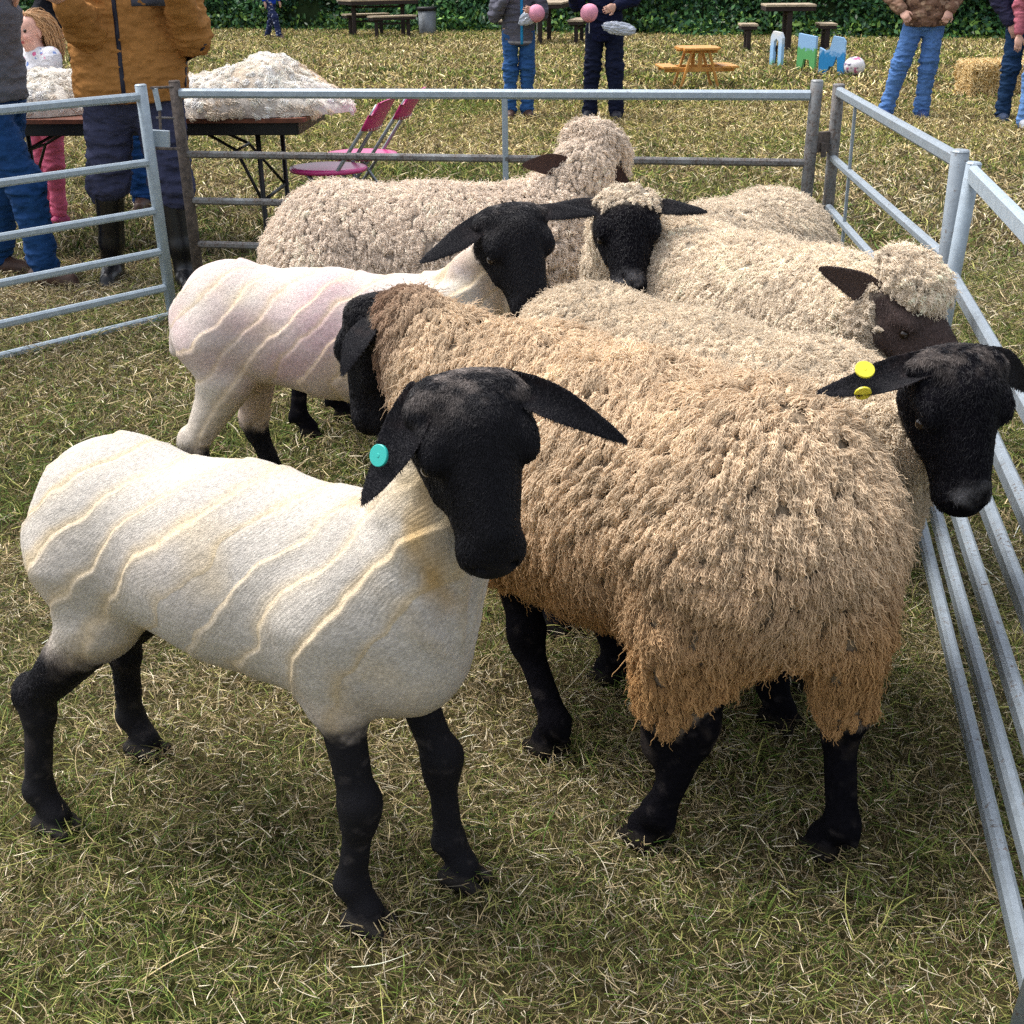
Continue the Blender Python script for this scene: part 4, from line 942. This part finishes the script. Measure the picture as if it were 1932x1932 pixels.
    for k, sg in (('R', 1), ('L', -1)):
        wr, el = J['wr'+k], J['el'+k]; d = nrm(wr-el); sd_ = nrm(np.cross(d, fx if abs(d@fx) < .85 else V(0, 0, 1))); nn_ = np.cross(sd_, d)
        if A_.get('palm'+k) is not None: sd_ = nrm(A_['palm'+k]-(A_['palm'+k]@d)*d); nn_ = np.cross(sd_, d)
        P2.append(EL(wr+d*.055*s, np.array([d, sd_, nn_]), s*V(.052, .040, .017), g, .012))
        for i, (o, ln) in enumerate(((-.028, .060), (-.010, .072), (.009, .068), (.027, .052))):
            p0 = wr+(d*.092+sd_*o)*s; c_ = A_.get('curl', .5); p1 = p0+(d*math.cos(c_*.6)+nn_*math.sin(c_*.6)*-1)*ln*.52*s; p2 = p1+(d*math.cos(c_*1.6)-nn_*math.sin(c_*1.6))*ln*.5*s
            P2 += [RC(p0-d*.02*s, p1, .0092*s, .0082*s, g, .004), RC(p1, p2, .0082*s, .0066*s, g, .003)]
        t0 = wr+(d*.028-sd_*.028)*s; t1 = t0+(d*.030-sd_*.026-nn_*.012)*s; P2 += [RC(t0, t1, .012*s, .010*s, g, .008), RC(t1, t1+(d*.026-sd_*.004-nn_*.012)*s, .010*s, .008*s, g, .004)]
    P += P2
    Vt, Qd = nets(P, min(h, .008) if H < 1.4 else .0085); Vt[:, 2] = np.maximum(Vt[:, 2], .004); me = mesh_np('body', Vt, Qd); X, N__ = get_vn(me)
    col = np.tile(np.array(skin, float), (len(X), 1)); lp = np.abs((X-hd)@U_/hs+.063) < .010; col[lp & ((X-hd)@F_/hs > .072) & (np.abs((X-hd)@R_/hs) < .024)] = (.45, .10, .10)
    ck = np.exp(-(((X-hd)@U_/hs+.035)/.025)**2-((np.abs((X-hd)@R_/hs)-.04)/.02)**2)*((X-hd)@F_ > .03); col = mix(col, V(.62, .22, .18), ck*.45)
    set_col(me, col); obj('body', me, SKIN, root)
    # eyes
    for sg in (1, -1):
        mb = MB(); ep = q(.030*sg, .074, .008); vv, ff = [], []
        for i in range(7):
            for j in range(10): th = math.pi*i/6; ph = 2*math.pi*j/10; vv.append(ep+hs*.0115*(math.cos(th)*U_+math.sin(th)*(math.cos(ph)*R_+math.sin(ph)*F_)))
        for i in range(6):
            for j in range(10): ff.append((i*10+j, i*10+(j+1) % 10, (i+1)*10+(j+1) % 10, (i+1)*10+j))
        mb.add(vv, ff); mb.build('eye', EYE, root, True)
    # --- trousers
    def wrinkle(X, N__, amt, seed_, anchors):
        wv = np.zeros(len(X))
        for c, r_ in anchors: wv += np.exp(-((X-c)**2).sum(1)/(r_*r_))
        f1 = 1-np.abs(fbm(X*V(1, 1, 1.9), 9, seed_, 3))*2.0; f2 = fbm(X*V(1, 1, 1.4), 22, seed_+3, 2)
        return X+N__*(amt*(.35+wv)*(f1*.8+f2*.35))[:, None]
    P = [RC(J['pel']+V(0, 0, .05*s), J['pel']-V(0, 0, .04*s), .112*s*bulk, .125*s*bulk, g, .04, (fx, .78))]
    for k in 'RL':
        an = J['an'+k].copy(); an[2] = max(cuffz*s, .03)+.02; P += [RC(J['hip'+k]-V(0, 0, .05*s), J['kn'+k], .092*s*legw, .070*s*legw, g, .035), RC(J['kn'+k], an, .070*s*legw, .060*s*legw*flare, g, .03)]
    Vt, Qd = nets(P, h); me = subdiv(mesh_np('trousers', Vt, Qd), 1); X, N__ = get_vn(me)
    X = wrinkle(X, N__, .021*s, seed+5, [(J['knR'], .16*s), (J['knL'], .16*s), ((J['hipR']+J['hipL'])/2-V(0, 0, .05*s), .14*s), (J['anR'], .14*s), (J['anL'], .14*s)]); me.vertices.foreach_set('co', X.astype(np.float32).ravel()); me.update()
    bc = np.tile(np.array(bot, float), (len(X), 1))*(1+.25*fbm(X, 5, seed+9, 3))[:, None]
    if botcol is not None: bc = botcol(X, bc, J)
    set_col(me, np.clip(bc, 0, 1)); obj('trousers', me, botmat or DENIM, root)
    # --- top garment
    P = [RC(J['pel']+V(0, 0, (hem-.93+.06)*s), J['ch'], .158*s*bulk*jw, .150*s*bulk*jw, g, .05, (fx, .80/jw**.5)), RC(J['ch'], J['nk']-V(0, 0, .04*s), .150*s*bulk, .075*s, g, .05, (fx, .8)), RC(J['shR'], J['shL'], .072*s, .072*s, g, .05)]
    for k in 'RL':
        P += [RC(J['sh'+k], J['el'+k], .072*s*bulk, .062*s*bulk, g, .03)]
        wr = J['wr'+k]; P += [RC(J['el'+k], J['el'+k]*.12+wr*.88, .060*s*bulk, .043*s*bulk, g, .02)]
    if hood: P.append(RC(J['nk']-fx*.07*s+rx*.06*s, J['nk']-fx*.07*s-rx*.06*s, .06*s, .06*s, g, .03))
    # flat hem cut
    Vt, Qd = nets(P, h); hz = hem*s; cut = Vt[:, 2] < hz; trunk = np.linalg.norm((Vt-J['pel'])[:, :2], axis=1) < .30*s
    Vt[cut & trunk, 2] = hz - .0
    me = subdiv(mesh_np('jacket', Vt, Qd), 1); X, N__ = get_vn(me)
    X = wrinkle(X, N__, .018*s, seed+15, [(J['elR'], .15*s), (J['elL'], .15*s), (J['pel'], .22*s), (J['shR']-V(0, 0, .08), .12*s), (J['shL']-V(0, 0, .08), .12*s)]); me.vertices.foreach_set('co', X.astype(np.float32).ravel()); me.update()
    tc = np.tile(np.array(top, float), (len(X), 1))*(1+.15*fbm(X, 6, seed+19, 3))[:, None]
    if topcol is not None: tc = topcol(X, tc, J)
    set_col(me, np.clip(tc, 0, 1)); jk = obj('jacket', me, CLOTH, root)
    # --- shoes or boots
    for k, ft in (('R', feet[0]), ('L', feet[1])):
        an = J['an'+k]; fd = nrm(fx+rx*.12*(1 if k == 'R' else -1)); nz = lambda f_, z_: V(an[0], an[1], 0)+fd*f_*s+V(0, 0, z_*s)
        P = [RC(nz(-.055, .045), nz(.04, .045), .042*s, .046*s, g, .03), RC(nz(.04, .042), nz(.145, .036), .046*s, .036*s, g, .03), RC(nz(-.05, .018), nz(.15, .016), .044*s, .042*s, g, .01, (V(0, 0, 1), .4)), RC(nz(-.02, .05), nz(-.01, .11), .042*s, .042*s, g, .03)]
        if boots: P += [RC(nz(-.01, .10), J['kn'+k]*.25+an*.75, .050*s, .056*s, g, .03), RC(J['kn'+k]*.25+an*.75, J['kn'+k]*boots+an*(1-boots), .058*s, .068*s, g, .03)]
        Vt, Qd = nets(P, .009); Vt[:, 2] = np.maximum(Vt[:, 2], .002); obj('boot' if boots else 'shoe', subdiv(mesh_np('shoe', Vt, Qd), 1), shoe, root)
    # --- hair
    r = np.random.default_rng(seed+50); n = 2600 if hairlen < .1 else 9000; d = r.normal(size=(n, 3)); d /= np.linalg.norm(d, axis=1)[:, None]; loc = d*V(.077, .096, .094)+V(0, -.012, .03)
    ok = (loc[:, 2] > .055-.9*np.clip(-(loc[:, 1]-.02), -.08, .1)); ok &= ~((loc[:, 1] > (.045 if hairlen < .1 else .012)) & (loc[:, 2] < (.085 if hairlen < .1 else .105))); loc = loc[ok]; d = d[ok]; n = len(loc)
    root_p = hd+(R_*loc[:, :1]+F_*loc[:, 1:2]+U_*loc[:, 2:3])*hs; nd = R_*d[:, :1]+F_*d[:, 1:2]+U_*d[:, 2:3]
    ln = (hairlen*(.7+.6*r.random(n)))[:, None, None]*hs/s; t = np.linspace(0, 1, 6)[None, :, None]; dn_ = V(0, 0, -1)-nd*(-nd[:, 2:3]); dn_ = nrm_rows(dn_+r.normal(0, .25, (n, 3)) - (F_*1.3 if hairlen > .1 else F_*0))
    Ph = root_p[:, None, :]+nd[:, None, :]*(.006+.012*np.sin(t*2.2))*hs+dn_[:, None, :]*ln*t + (V(0, 0, -1)-dn_[:, None, :])*ln*t**2*.5*(hairlen > .1) + np.sin(t*9+r.random((n, 1, 1))*6)*.006*hs*(hairlen > .1)*rx
    curves('hair', Ph, np.full((n, 6), .0016*hs/s), HAIRM, root, np.clip(np.array(hair)*(.7+.6*r.random((n, 1))), 0, 1))
    return root, J, w3, fx, rx, jk, s
def surf_strip(name, jk, pts, nrm_dir, wdt, mat, par, off=.0022):
    # lay a narrow band over a garment by ray casting on its mesh
    me = jk.data; from mathutils.bvhtree import BVHTree
    P, N__ = get_vn(me); bv = BVHTree.FromPolygons([Vector(p) for p in P], [tuple(f.vertices) for f in me.polygons]); base = np.array(jk.matrix_world.translation) if jk.parent is None else np.zeros(3)
    d = nrm(nrm_dir); v = []
    for p, sd_ in pts:
        for sg in (-1, 0, 1):
            q = np.array(p)+np.array(sd_)*wdt*.5*sg; h_ = bv.ray_cast(Vector(q+d*.6), Vector(-d), 1.2)
            loc = np.array(h_[0]) if h_[0] is not None else q
            v.append(loc+d*(off if sg else off*1.6))
    f = []
    for i in range(len(pts)-1):
        for j in range(2): f.append((i*3+j, i*3+j+1, (i+1)*3+j+1, (i+1)*3+j))
    mb = MB(); mb.add(v, f); o = mb.build(name, mat, par, True); md = o.modifiers.new('t', 'SOLIDIFY'); md.thickness = .0015; return o
if want('people'):
    # handler in the ochre jacket
    def ochre(X, c, J): return c*(1-.12*sstep(.3, .6, fbm(X, 3, 4, 2)))[:, None]
    o_, J, w3, fx, rx, jk, s = person('man in an ochre zip jacket, slate trousers and black rubber boots standing outside the hurdles', (-1.80, 6.72), 170, 1.80, top=(.38, .175, .05), bot=(.050, .055, .105), shoe=RUBBER, boots=.78,
        feet=((.19, -.10), (-.16, .11)), arms=dict(R=((.155, .14, 1.16), (.20, .33, 1.27)), L=((-.285, .06, 1.12), (-.24, .27, 1.33)), curl=1.2), hem=.85, bulk=1.34, lean=(0, -.02), seed=3, topcol=ochre, botmat=CLOTH, legw=1.22, cuffz=.42, wide=1.22, jw=1.18, hair=(.08, .05, .03))
    ph = J['wrR']+rx*.10+fx*.03+V(0, 0, .04); t = thing('phone', 'small black phone held by the man in the ochre jacket', 'phone', ph); mb = MB(); mb.bar(ph-V(0, 0, .01)+fx*.03, ph+V(0, 0, .12)+fx*.01, .066, .009, up=fx, bev=.3); mb.build('phone_case', BLKM, t)
    ZIP = simple('dark_zip', (.012, .014, .03), .5, .3); SLATE = simple('slate_panel', (.07, .075, .10), .8, .2)
    surf_strip('zip', jk, [(w3(.02, 0, z), -rx) for z in np.linspace(.845, 1.42, 26)], fx, .020, ZIP, jk)
    surf_strip('chest_pocket', jk, [(w3(-.125-0*z, 0, z), -rx) for z in np.linspace(1.245, 1.36, 8)], fx, .155, SLATE, jk)
    surf_strip('pocket_zip', jk, [(w3(-.20-.010*i, 0, .90+.026*i), -rx) for i in range(8)], nrm(fx-rx*.6), .020, ZIP, jk)
    # person at the left edge
    def tee(X, c, J): return mix(c, V(.22, .23, .27), np.clip(fbm(X*V(1, 1, 3), 5, 3, 2)*1.2, 0, 1)*.5)
    person('person in a grey top, blue jeans and brown ankle boots beside the left hurdle', (-2.52, 6.85), 100, 1.70, top=(.13, .14, .17), bot=(.012, .055, .17), shoe=LEATHER, feet=((.10, .20), (-.10, -.16)), kneeb=(.06, .02), arms=dict(R=((.26, -.10, 1.14), (.16, .06, 1.30)), L=((-.25, -.08, 1.14), (-.12, .10, 1.30))), hem=.90, bulk=1.25, seed=13, topcol=tee, legw=1.12, cuffz=.10, hair=(.1, .06, .03))
    # child behind the table
    def flor(X, c, J):
        m1 = fbm(X, 40, 5, 1) > .58; m2 = fbm(X, 34, 8, 1) > .62; c[m1] = (.65, .15, .3); c[m2] = (.2, .3, .6); return c
    person('small fair haired child in a white floral top and pink trousers behind the table', (-2.80, 8.42), 214, 1.20, skin=(.72, .42, .33), top=(.74, .74, .78), bot=(.62, .13, .22), feet=((.09, 0), (-.09, .05)), arms=dict(R=((.20, .08, 1.02), (.16, .26, .98)), L=((-.24, .05, 1.02), (-.25, .28, .98))), hem=.80, seed=23, topcol=flor, hair=(.52, .31, .15), hairlen=.13, botmat=CLOTH, cuffz=.12, shoe=simple('child_shoe', (.35, .04, .12), .5), h=.010, head=(0, .0))
    # dark clothed person behind the child
    person('person in black with blue jeans standing behind the fair haired child', (-2.56, 9.0), 185, 1.76, top=(.008, .009, .014), bot=(.012, .06, .20), feet=((.06, 0), (-.16, .04)), arms=dict(R=((.33, .02, 1.14), (.22, .22, 1.05)), L=((-.30, .02, 1.14), (-.12, .28, 1.05)), curl=1.1), hem=.86, bulk=1.3, seed=33, hair=(.02, .015, .01), topcol=lambda X, c, J: c)
    # far walkers and standers
    def star(X, c, J): c[fbm(X, 30, 5, 1) > .45] = (.35, .38, .5); return c
    person('child in a blue top and patterned navy leggings walking near the hedge', (-4.95, 30.0), 120, 1.45, top=(.01, .05, .42), bot=(.02, .03, .09), feet=((.10, .30), (-.09, -.22)), kneeb=(.05, .05), hem=.80, seed=43, botcol=star, botmat=CLOTH, h=.016, hair=(.06, .04, .03))
    GREYJ = (.105, .105, .135)
    def gj(X, c, J): c = mix(c, V(.33, .34, .42), sstep(1.12, 1.2, X[:, 2])*.6); c[(X[:, 2] < .745)&(X[:, 2] > .725)] = (.35, .35, .4); return c
    o_, J, w3, fx, rx, jk, s = person('woman in a grey jacket with a bright blue zip holding pink candy floss', (.115, 14.25), 172, 1.62, top=GREYJ, bot=(.03, .10, .27), feet=((.095, 0), (-.085, .02)), arms=dict(R=((.25, .02, 1.04), (.16, .20, 1.20)), L=((-.24, .05, 1.05), (-.12, .22, 1.08)), curl=1.1), hem=.745, bulk=1.02, seed=53, topcol=gj, shoe=LEATHER, h=.013, cuffz=.04, legw=.9, hair=(.1, .06, .03), longhair=True)
    surf_strip('zip', jk, [(w3(-.015, 0, z), -rx) for z in np.linspace(.75, 1.4, 26)], fx, .028, simple('blue_zip', (.01, .25, .55), .5), jk)
    def floss(label, p, rad, seed_):
        t = thing('candy_floss', label, 'candy floss', p, 'candy floss held by the two people'); me = bpy.data.meshes.new('sugar'); bm = bmesh.new(); bmesh.ops.create_icosphere(bm, subdivisions=4, radius=rad); bm.to_mesh(me); bm.free()
        X, N__ = get_vn(me); X += N__*(rad*.22*fbm(X, .35/rad, seed_, 3))[:, None]; me.vertices.foreach_set('co', X.astype(np.float32).ravel()); me.polygons.foreach_set('use_smooth', np.ones(len(me.polygons), bool))
        o = obj('sugar', me, simple('pink_sugar', (.78, .34, .46), .9, .1, var=.15, vs=30, bmp=.6, bs=90)); o.parent = t
        mb = MB(); mb.tube([(0, 0, -rad*2.2), (0, 0, -rad*.5)], .004, 6); o = mb.build('stick', simple('paper_stick', (.7, .68, .62), .7)); o.parent = t
    def plastic(label, p, ax, r3, seed_):
        t = thing('plastic_bag', label, 'plastic bag', p, 'clear bags held by the two people'); me = bpy.data.meshes.new('film'); bm = bmesh.new(); bmesh.ops.create_icosphere(bm, subdivisions=4, radius=1); bm.to_mesh(me); bm.free()
        X, N__ = get_vn(me); X = X*(1+.35*(1-np.abs(fbm(X, 2.2, seed_, 3))*2.4))[:, None]; X = X*np.array(r3); ax = nrm(ax); b_ = nrm(np.cross(ax, V(0, 1, 0))); A3 = np.stack([ax, np.cross(b_, ax), b_]); X = X@A3
        me.vertices.foreach_set('co', X.astype(np.float32).ravel()); o = obj('film', me, simple('crinkled_film', (.50, .54, .62), .2, .6, var=.35, vs=25)); o.parent = t
    floss('pink candy floss ball held by the woman in the grey jacket', WY(1013, 26, 14.0), .085, 4)
    floss('pink candy floss ball held by the person in navy', WY(1112, 24, 13.75), .085, 9)
    plastic('crumpled clear bag under the candy floss of the woman in grey', WY(1000, 32, 14.02), V(1, 0, .5), (.10, .03, .05), 3)
    plastic('crumpled clear bag sticking out from the hand of the person in navy', WY(1168, 54, 13.75), V(1, 0, -.15), (.13, .04, .05), 6)
    person('person dressed in navy with candy floss and a clear bag', (.965, 14.05), 188, 1.72, top=(.006, .009, .035), bot=(.008, .012, .035), feet=((.14, 0), (-.13, .03)), arms=dict(R=((.27, .05, 1.08), (.30, .28, 1.20)), L=((-.27, .0, 1.12), (-.11, .22, 1.06)), curl=1.0), hem=.74, bulk=1.02, seed=63, h=.013, shoe=simple('dark_shoe', (.02, .02, .03), .6), cuffz=.04, hair=(.03, .02, .02))
    def camo(X, c, J):
        a_ = fbm(X, 16, 3, 2); b_ = fbm(X, 21, 7, 2); c = np.tile(V(.20, .115, .075), (len(X), 1)); c[a_ > .18] = (.09, .05, .035); c[b_ > .25] = (.36, .24, .16); c[a_ < -.3] = (.28, .17, .12); return c
    person('man in a mottled brown camouflage jacket and faded blue jeans', (4.03, 13.85), 185, 1.78, top=(.2, .12, .08), bot=(.09, .20, .46), feet=((.26, .05), (-.07, .04)), hip=(-.03, 0), arms=dict(R=((.31, -.04, 1.12), (.21, .12, .96)), L=((-.31, -.04, 1.12), (-.22, .12, .96)), curl=1.2), hem=.83, bulk=1.24, seed=73, topcol=camo, h=.014, shoe=simple('blue_shoe', (.02, .05, .16), .6), cuffz=.05, legw=1.02, hair=(.1, .07, .05))
    o_, J, w3, fx, rx, jk, s = person('person in a navy hooded top and dark jeans with hands in the pocket', (4.93, 13.5), 178, 1.72, top=(.035, .035, .075), bot=(.015, .045, .11), feet=((.14, .02), (-.14, .06)), arms=dict(R=((.29, -.02, 1.10), (.19, .08, .88)), L=((-.29, -.02, 1.10), (-.14, .16, .96)), curl=.9), hem=.82, bulk=1.14, seed=83, hood=True, h=.014, shoe=simple('dark_trainer', (.03, .05, .10), .6), cuffz=.04, hair=(.03, .02, .02))
    person('person in pale blue jeans cut off by the right edge of the view', (4.93, 12.95), 185, 1.62, top=(.42, .12, .16), bot=(.14, .28, .58), feet=((.13, .08), (-.10, 0)), hem=.80, seed=93, h=.016, shoe=simple('pale_shoe', (.4, .42, .46), .6), cuffz=.03, hair=(.2, .12, .06))
# ------------------------------------------------------------------ the seven sheep
def cap(hw, f, l, u, x=-.02, z=.072, r=(.085, .085, .045)):
    return EL(hw(x, 0, z), np.array([f, l, u]), V(*r), 'neck', .03)
def hframe(H, f, u, hs):
    P, (ff, l, uu, hw) = head_prims(H, f, u, hs); return hw, ff, l, uu
if want('s1'):
    H1 = WY(888, 822, 1.78); f1 = im(.20, .95, .16); u1 = im(.24, -.14, .97); hs1 = .93
    le = im(-.48, .86, .16); re = im(.88, .42, .10); hw0 = hframe(H1, f1, u1, hs1)[0]; bt = hw0(-.055, -.070, .032)
    build_sheep('freshly shorn white sheep with a black head and a teal ear tag', (-.665, 2.155), (-.235, 1.925), H1, f1, u1,
        feet=[(-.105, 1.935), (-.262, 1.82), (-.765, 2.36), (-.868, 2.10)], wool=-.004, S=1.0, hs=hs1, h=.007,
        ears=[((1, re), .178, im(-.1, -.35, .95), .021, .42, .10), ((-1, le), .165, im(-.55, -.1, .8), .030, .35, -.10)], fleece=(.58, .535, .47), fur=(60000, 0, .0075, .0005),
        ridge=dict(sp=.104, a=1.1, w=1.0, pk=-.25, pkw=.25, pink=(.62, .50, .48)), neckr=(.104, .064), neckf=.085, legr=.93, seed=11, greyp=1.5,
        tags=[(bt+le*.088+im(-.80, .0, .6)*.018, im(-.55, 0, .8), .0155, (.03, .48, .42))], sublv=2)
if want('s2'):
    H2 = WY(722, 640, 2.80); f2 = im(-.22, .86, -.42); u2 = im(-.66, -.46, -.45)
    build_sheep('big tan woolly sheep with its shaggy rump to the camera and head turned away', (.40, 2.15), (.06, 2.56), H2, f2, u2,
        feet=[(.075, 2.33), (.22, 2.62), (.245, 2.03), (.565, 1.99)], wool=.080, S=1.0, hs=1.0, h=.009,
        ears=[((1, im(-.42, .82, .40)), .125, im(-.5, -.3, .8), .029, .3, .1), ((-1, im(.3, .2, -.9)), .14, im(-.3, -.6, .6), .025, .2, .1)], eyes=False, earb=(-.05, .085, -.04), polltint=V(.20, .11, .075), fur=(30000, 0, .009, .0006),
        fleece=(.70, .54, .37), low=(.47, .275, .12), neckr=(.11, .075), nw=.55, legr=1.05, seed=22, bellyz=-.02,
        extra=[RC((.30, 2.02, .46), (.262, 2.04, .215), .095, .040, 'torso', .04), RC((.55, 2.0, .46), (.565, 2.01, .30), .075, .035, 'torso', .04), EL((.475, 1.97, .27), np.eye(3), V(.045, .14, .13), 'torso', .04, sub=True)],
        locks=[dict(R=.0108, L=lambda c, n: .026-.004*sstep(.40, .30, c[:, 2]), m=38, fr=.00075, curl=.0014, flow=.3, lift=.85, dens=1.5, k=12, jit=.22, z1=.70, z0=.36, elong=1.75, frizz=.06, crease=(15, .028, .35))])
if want('s3'):
    H3 = WY(1800, 752, 2.18); f3 = im(.10, .97, .12); u3 = im(.18, -.10, .97); e3 = im(-.96, .24, .10); hs3 = .93
    b3 = hframe(H3, f3, u3, hs3)[0](-.055, -.070, .032)
    build_sheep('woolly sheep with a black head and two yellow ear tags beside the nearest hurdle', (.20, 2.98), (.60, 2.52), H3, f3, u3,
        feet=[(.62, 2.62), (.55, 2.45), (.15, 3.05), (.1, 2.88)], wool=.062, hs=hs3, h=.009, ears=[((1, im(.75, .3, -.6)), .13, im(0, -.3, .9), .026, .25, .1), ((-1, e3), .19, im(.05, -.55, .8), .026, .42, -.12)],
        fleece=(.66, .55, .41), low=(.5, .38, .25), neckr=(.115, .066), nw=.4, pollo=(.02, 0, -.105), legr=1.1, seed=33, nosegrey=.55, fur=(26000, 0, .008, .00055), headwool=(-.12, 0, .2),
        tags=[(b3+e3*.105+im(-.1, -.9, .3)*.020+im(0, 0, 1)*.006, im(0, -.45, .85), .0165, (.75, .68, .04)), (b3+e3*.110+im(0, .9, .3)*.020+im(0, 0, 1)*.004, im(0, .7, .6), .014, (.7, .62, .04))],
        locks=[dict(R=.0075, L=.014, m=22, fr=.0008, curl=.0018, flow=.25, lift=.6, dens=1.5, k=9, jit=.35, elong=2.0, frizz=.12, crease=(20, .03, .7))])
if want('s4'):
    H4 = WY(1704, 603, 3.10); f4 = im(.60, .74, .30); u4 = im(.42, -.66, .62); hs4 = .98; q4 = hframe(H4, f4, u4, hs4)
    build_sheep('cream sheep with a woolly topknot over its brown face beside the paired posts', (.52, 3.72), (.80, 3.36), H4, f4, u4,
        feet=[(.9, 3.4), (.75, 3.28), (.6, 3.8), (.45, 3.7)], wool=.07, hs=hs4, h=.01, facecol=(.10, .072, .065), ears=[((1, im(.8, -.2, -.5)), .12, im(0, -.4, .8), .026, .2, .1), ((-1, im(-.90, -.42, .05)), .165, im(-.25, .55, .8), .029, .3, -.15)],
        fleece=(.76, .64, .49), low=(.6, .48, .34), neckr=(.115, .09), nw=.7, seed=44, fur=(12000, 0, .009, .0008), headwool=(-.035, 0, .07), pollo=(-.05, 0, -.06), extra=[cap(*q4, x=-.045, z=.095, r=(.095, .095, .045))],
        locks=[dict(R=.0085, L=.017, m=22, fr=.0010, curl=.002, flow=.3, lift=.6, dens=1.5, k=9, jit=.35, elong=2.0, frizz=.12, crease=(20, .03, .7)),
               dict(R=.013, L=.019, m=30, fr=.0010, curl=.003, flow=.3, lift=.95, dens=1.2, k=9, jit=.8, s=3, elong=1.2, zone=lambda X, N, D, hd, sl_, zl, lat: (D['head'] < .07)*(hd < .03)*1.0)])
if want('s5'):
    H5 = WY(1183, 432, 3.66); f5 = im(0, .93, .38); u5 = im(.0, -.38, .92); hs5 = .95; q5 = hframe(H5, f5, u5, hs5)
    build_sheep('woolly sheep with a black face and ears held level, looking straight at the camera', (.82, 4.30), (.44, 3.92), H5, f5, u5,
        feet=[(.36, 3.85), (.5, 3.8), (.75, 4.4), (.9, 4.25)], wool=.065, hs=hs5, h=.01, ears=[((1, im(.97, .12, .1)), .15, im(0, -.5, .85), .022, .25, .0), ((-1, im(-.97, .02, .1)), .15, im(0, -.5, .85), .022, .25, .0)],
        fleece=(.72, .61, .47), low=(.5, .4, .28), neckr=(.12, .09), nw=.7, seed=55, nosegrey=.7, fur=(14000, 0, .009, .0008), headwool=(-.04, 0, .05), extra=[cap(*q5, x=-.075, z=.045, r=(.04, .07, .022))],
        locks=[dict(R=.0085, L=.016, m=18, fr=.0011, curl=.0022, flow=.3, lift=.6, dens=1.5, k=9, jit=.35, elong=2.0, frizz=.12, crease=(20, .03, .7))])
if want('s6'):
    H6 = WY(1122, 306, 4.50); f6 = im(.58, .45, -.55); u6 = im(.10, -.85, -.20); hs6 = .95; q6 = hframe(H6, f6, u6, hs6)
    build_sheep('pinkish beige woolly sheep with a curly head looking away across the back hurdle', (-.54, 4.42), (.06, 4.42), H6, f6, u6,
        feet=[(.1, 4.5), (.0, 4.33), (-.6, 4.5), (-.7, 4.32)], wool=.08, hs=hs6, h=.01, facecol=(.06, .035, .03), ears=[((1, im(.6, -.1, -.7)), .10, im(0, -.5, .6), .025, .2, .1), ((-1, im(-.97, .06, .10)), .125, im(0, .5, .85), .028, .3, -.1)],
        fleece=(.76, .64, .52), low=(.48, .35, .26), neckr=(.12, .08), nw=.4, seed=66, eara=[None, WY(1058, 309, 4.37)], headwool=(.05, 0, .0), extra=[cap(*q6, x=-.01, z=.05, r=(.12, .105, .055))],
        locks=[dict(R=.0095, L=.020, m=20, fr=.0012, curl=.0022, flow=.3, lift=.8, dens=1.5, k=9, jit=.35, elong=1.9, frizz=.12, crease=(20, .03, .7))])
if want('s7'):
    H7 = WY(968, 458, 3.30); f7 = im(.28, .90, .25); u7 = im(.28, -.22, .93)
    build_sheep('shorn pinkish white sheep with a black head standing behind the tan sheep', (-.74, 3.60), (-.20, 3.46), H7, f7, u7,
        feet=[(-.1, 3.5), (-.2, 3.3), (-.66, 3.66), (-.84, 3.46)], wool=0, hs=.96, h=.008, ears=[((1, im(.97, .02, .1)), .155, im(.1, -.5, .85), .022, .25, .05), ((-1, im(-.80, .55, .15)), .19, im(-.1, -.5, .85), .029, .25, -.1)],
        fleece=(.70, .64, .56), ridge=dict(sp=.10, a=1.5, w=1.3, pk=.3, pkw=.9, pink=(.62, .42, .44)), neckr=(.10, .062), seed=77, hindz=.30, legr=.95, fur=(30000, 0, .009, .0007))
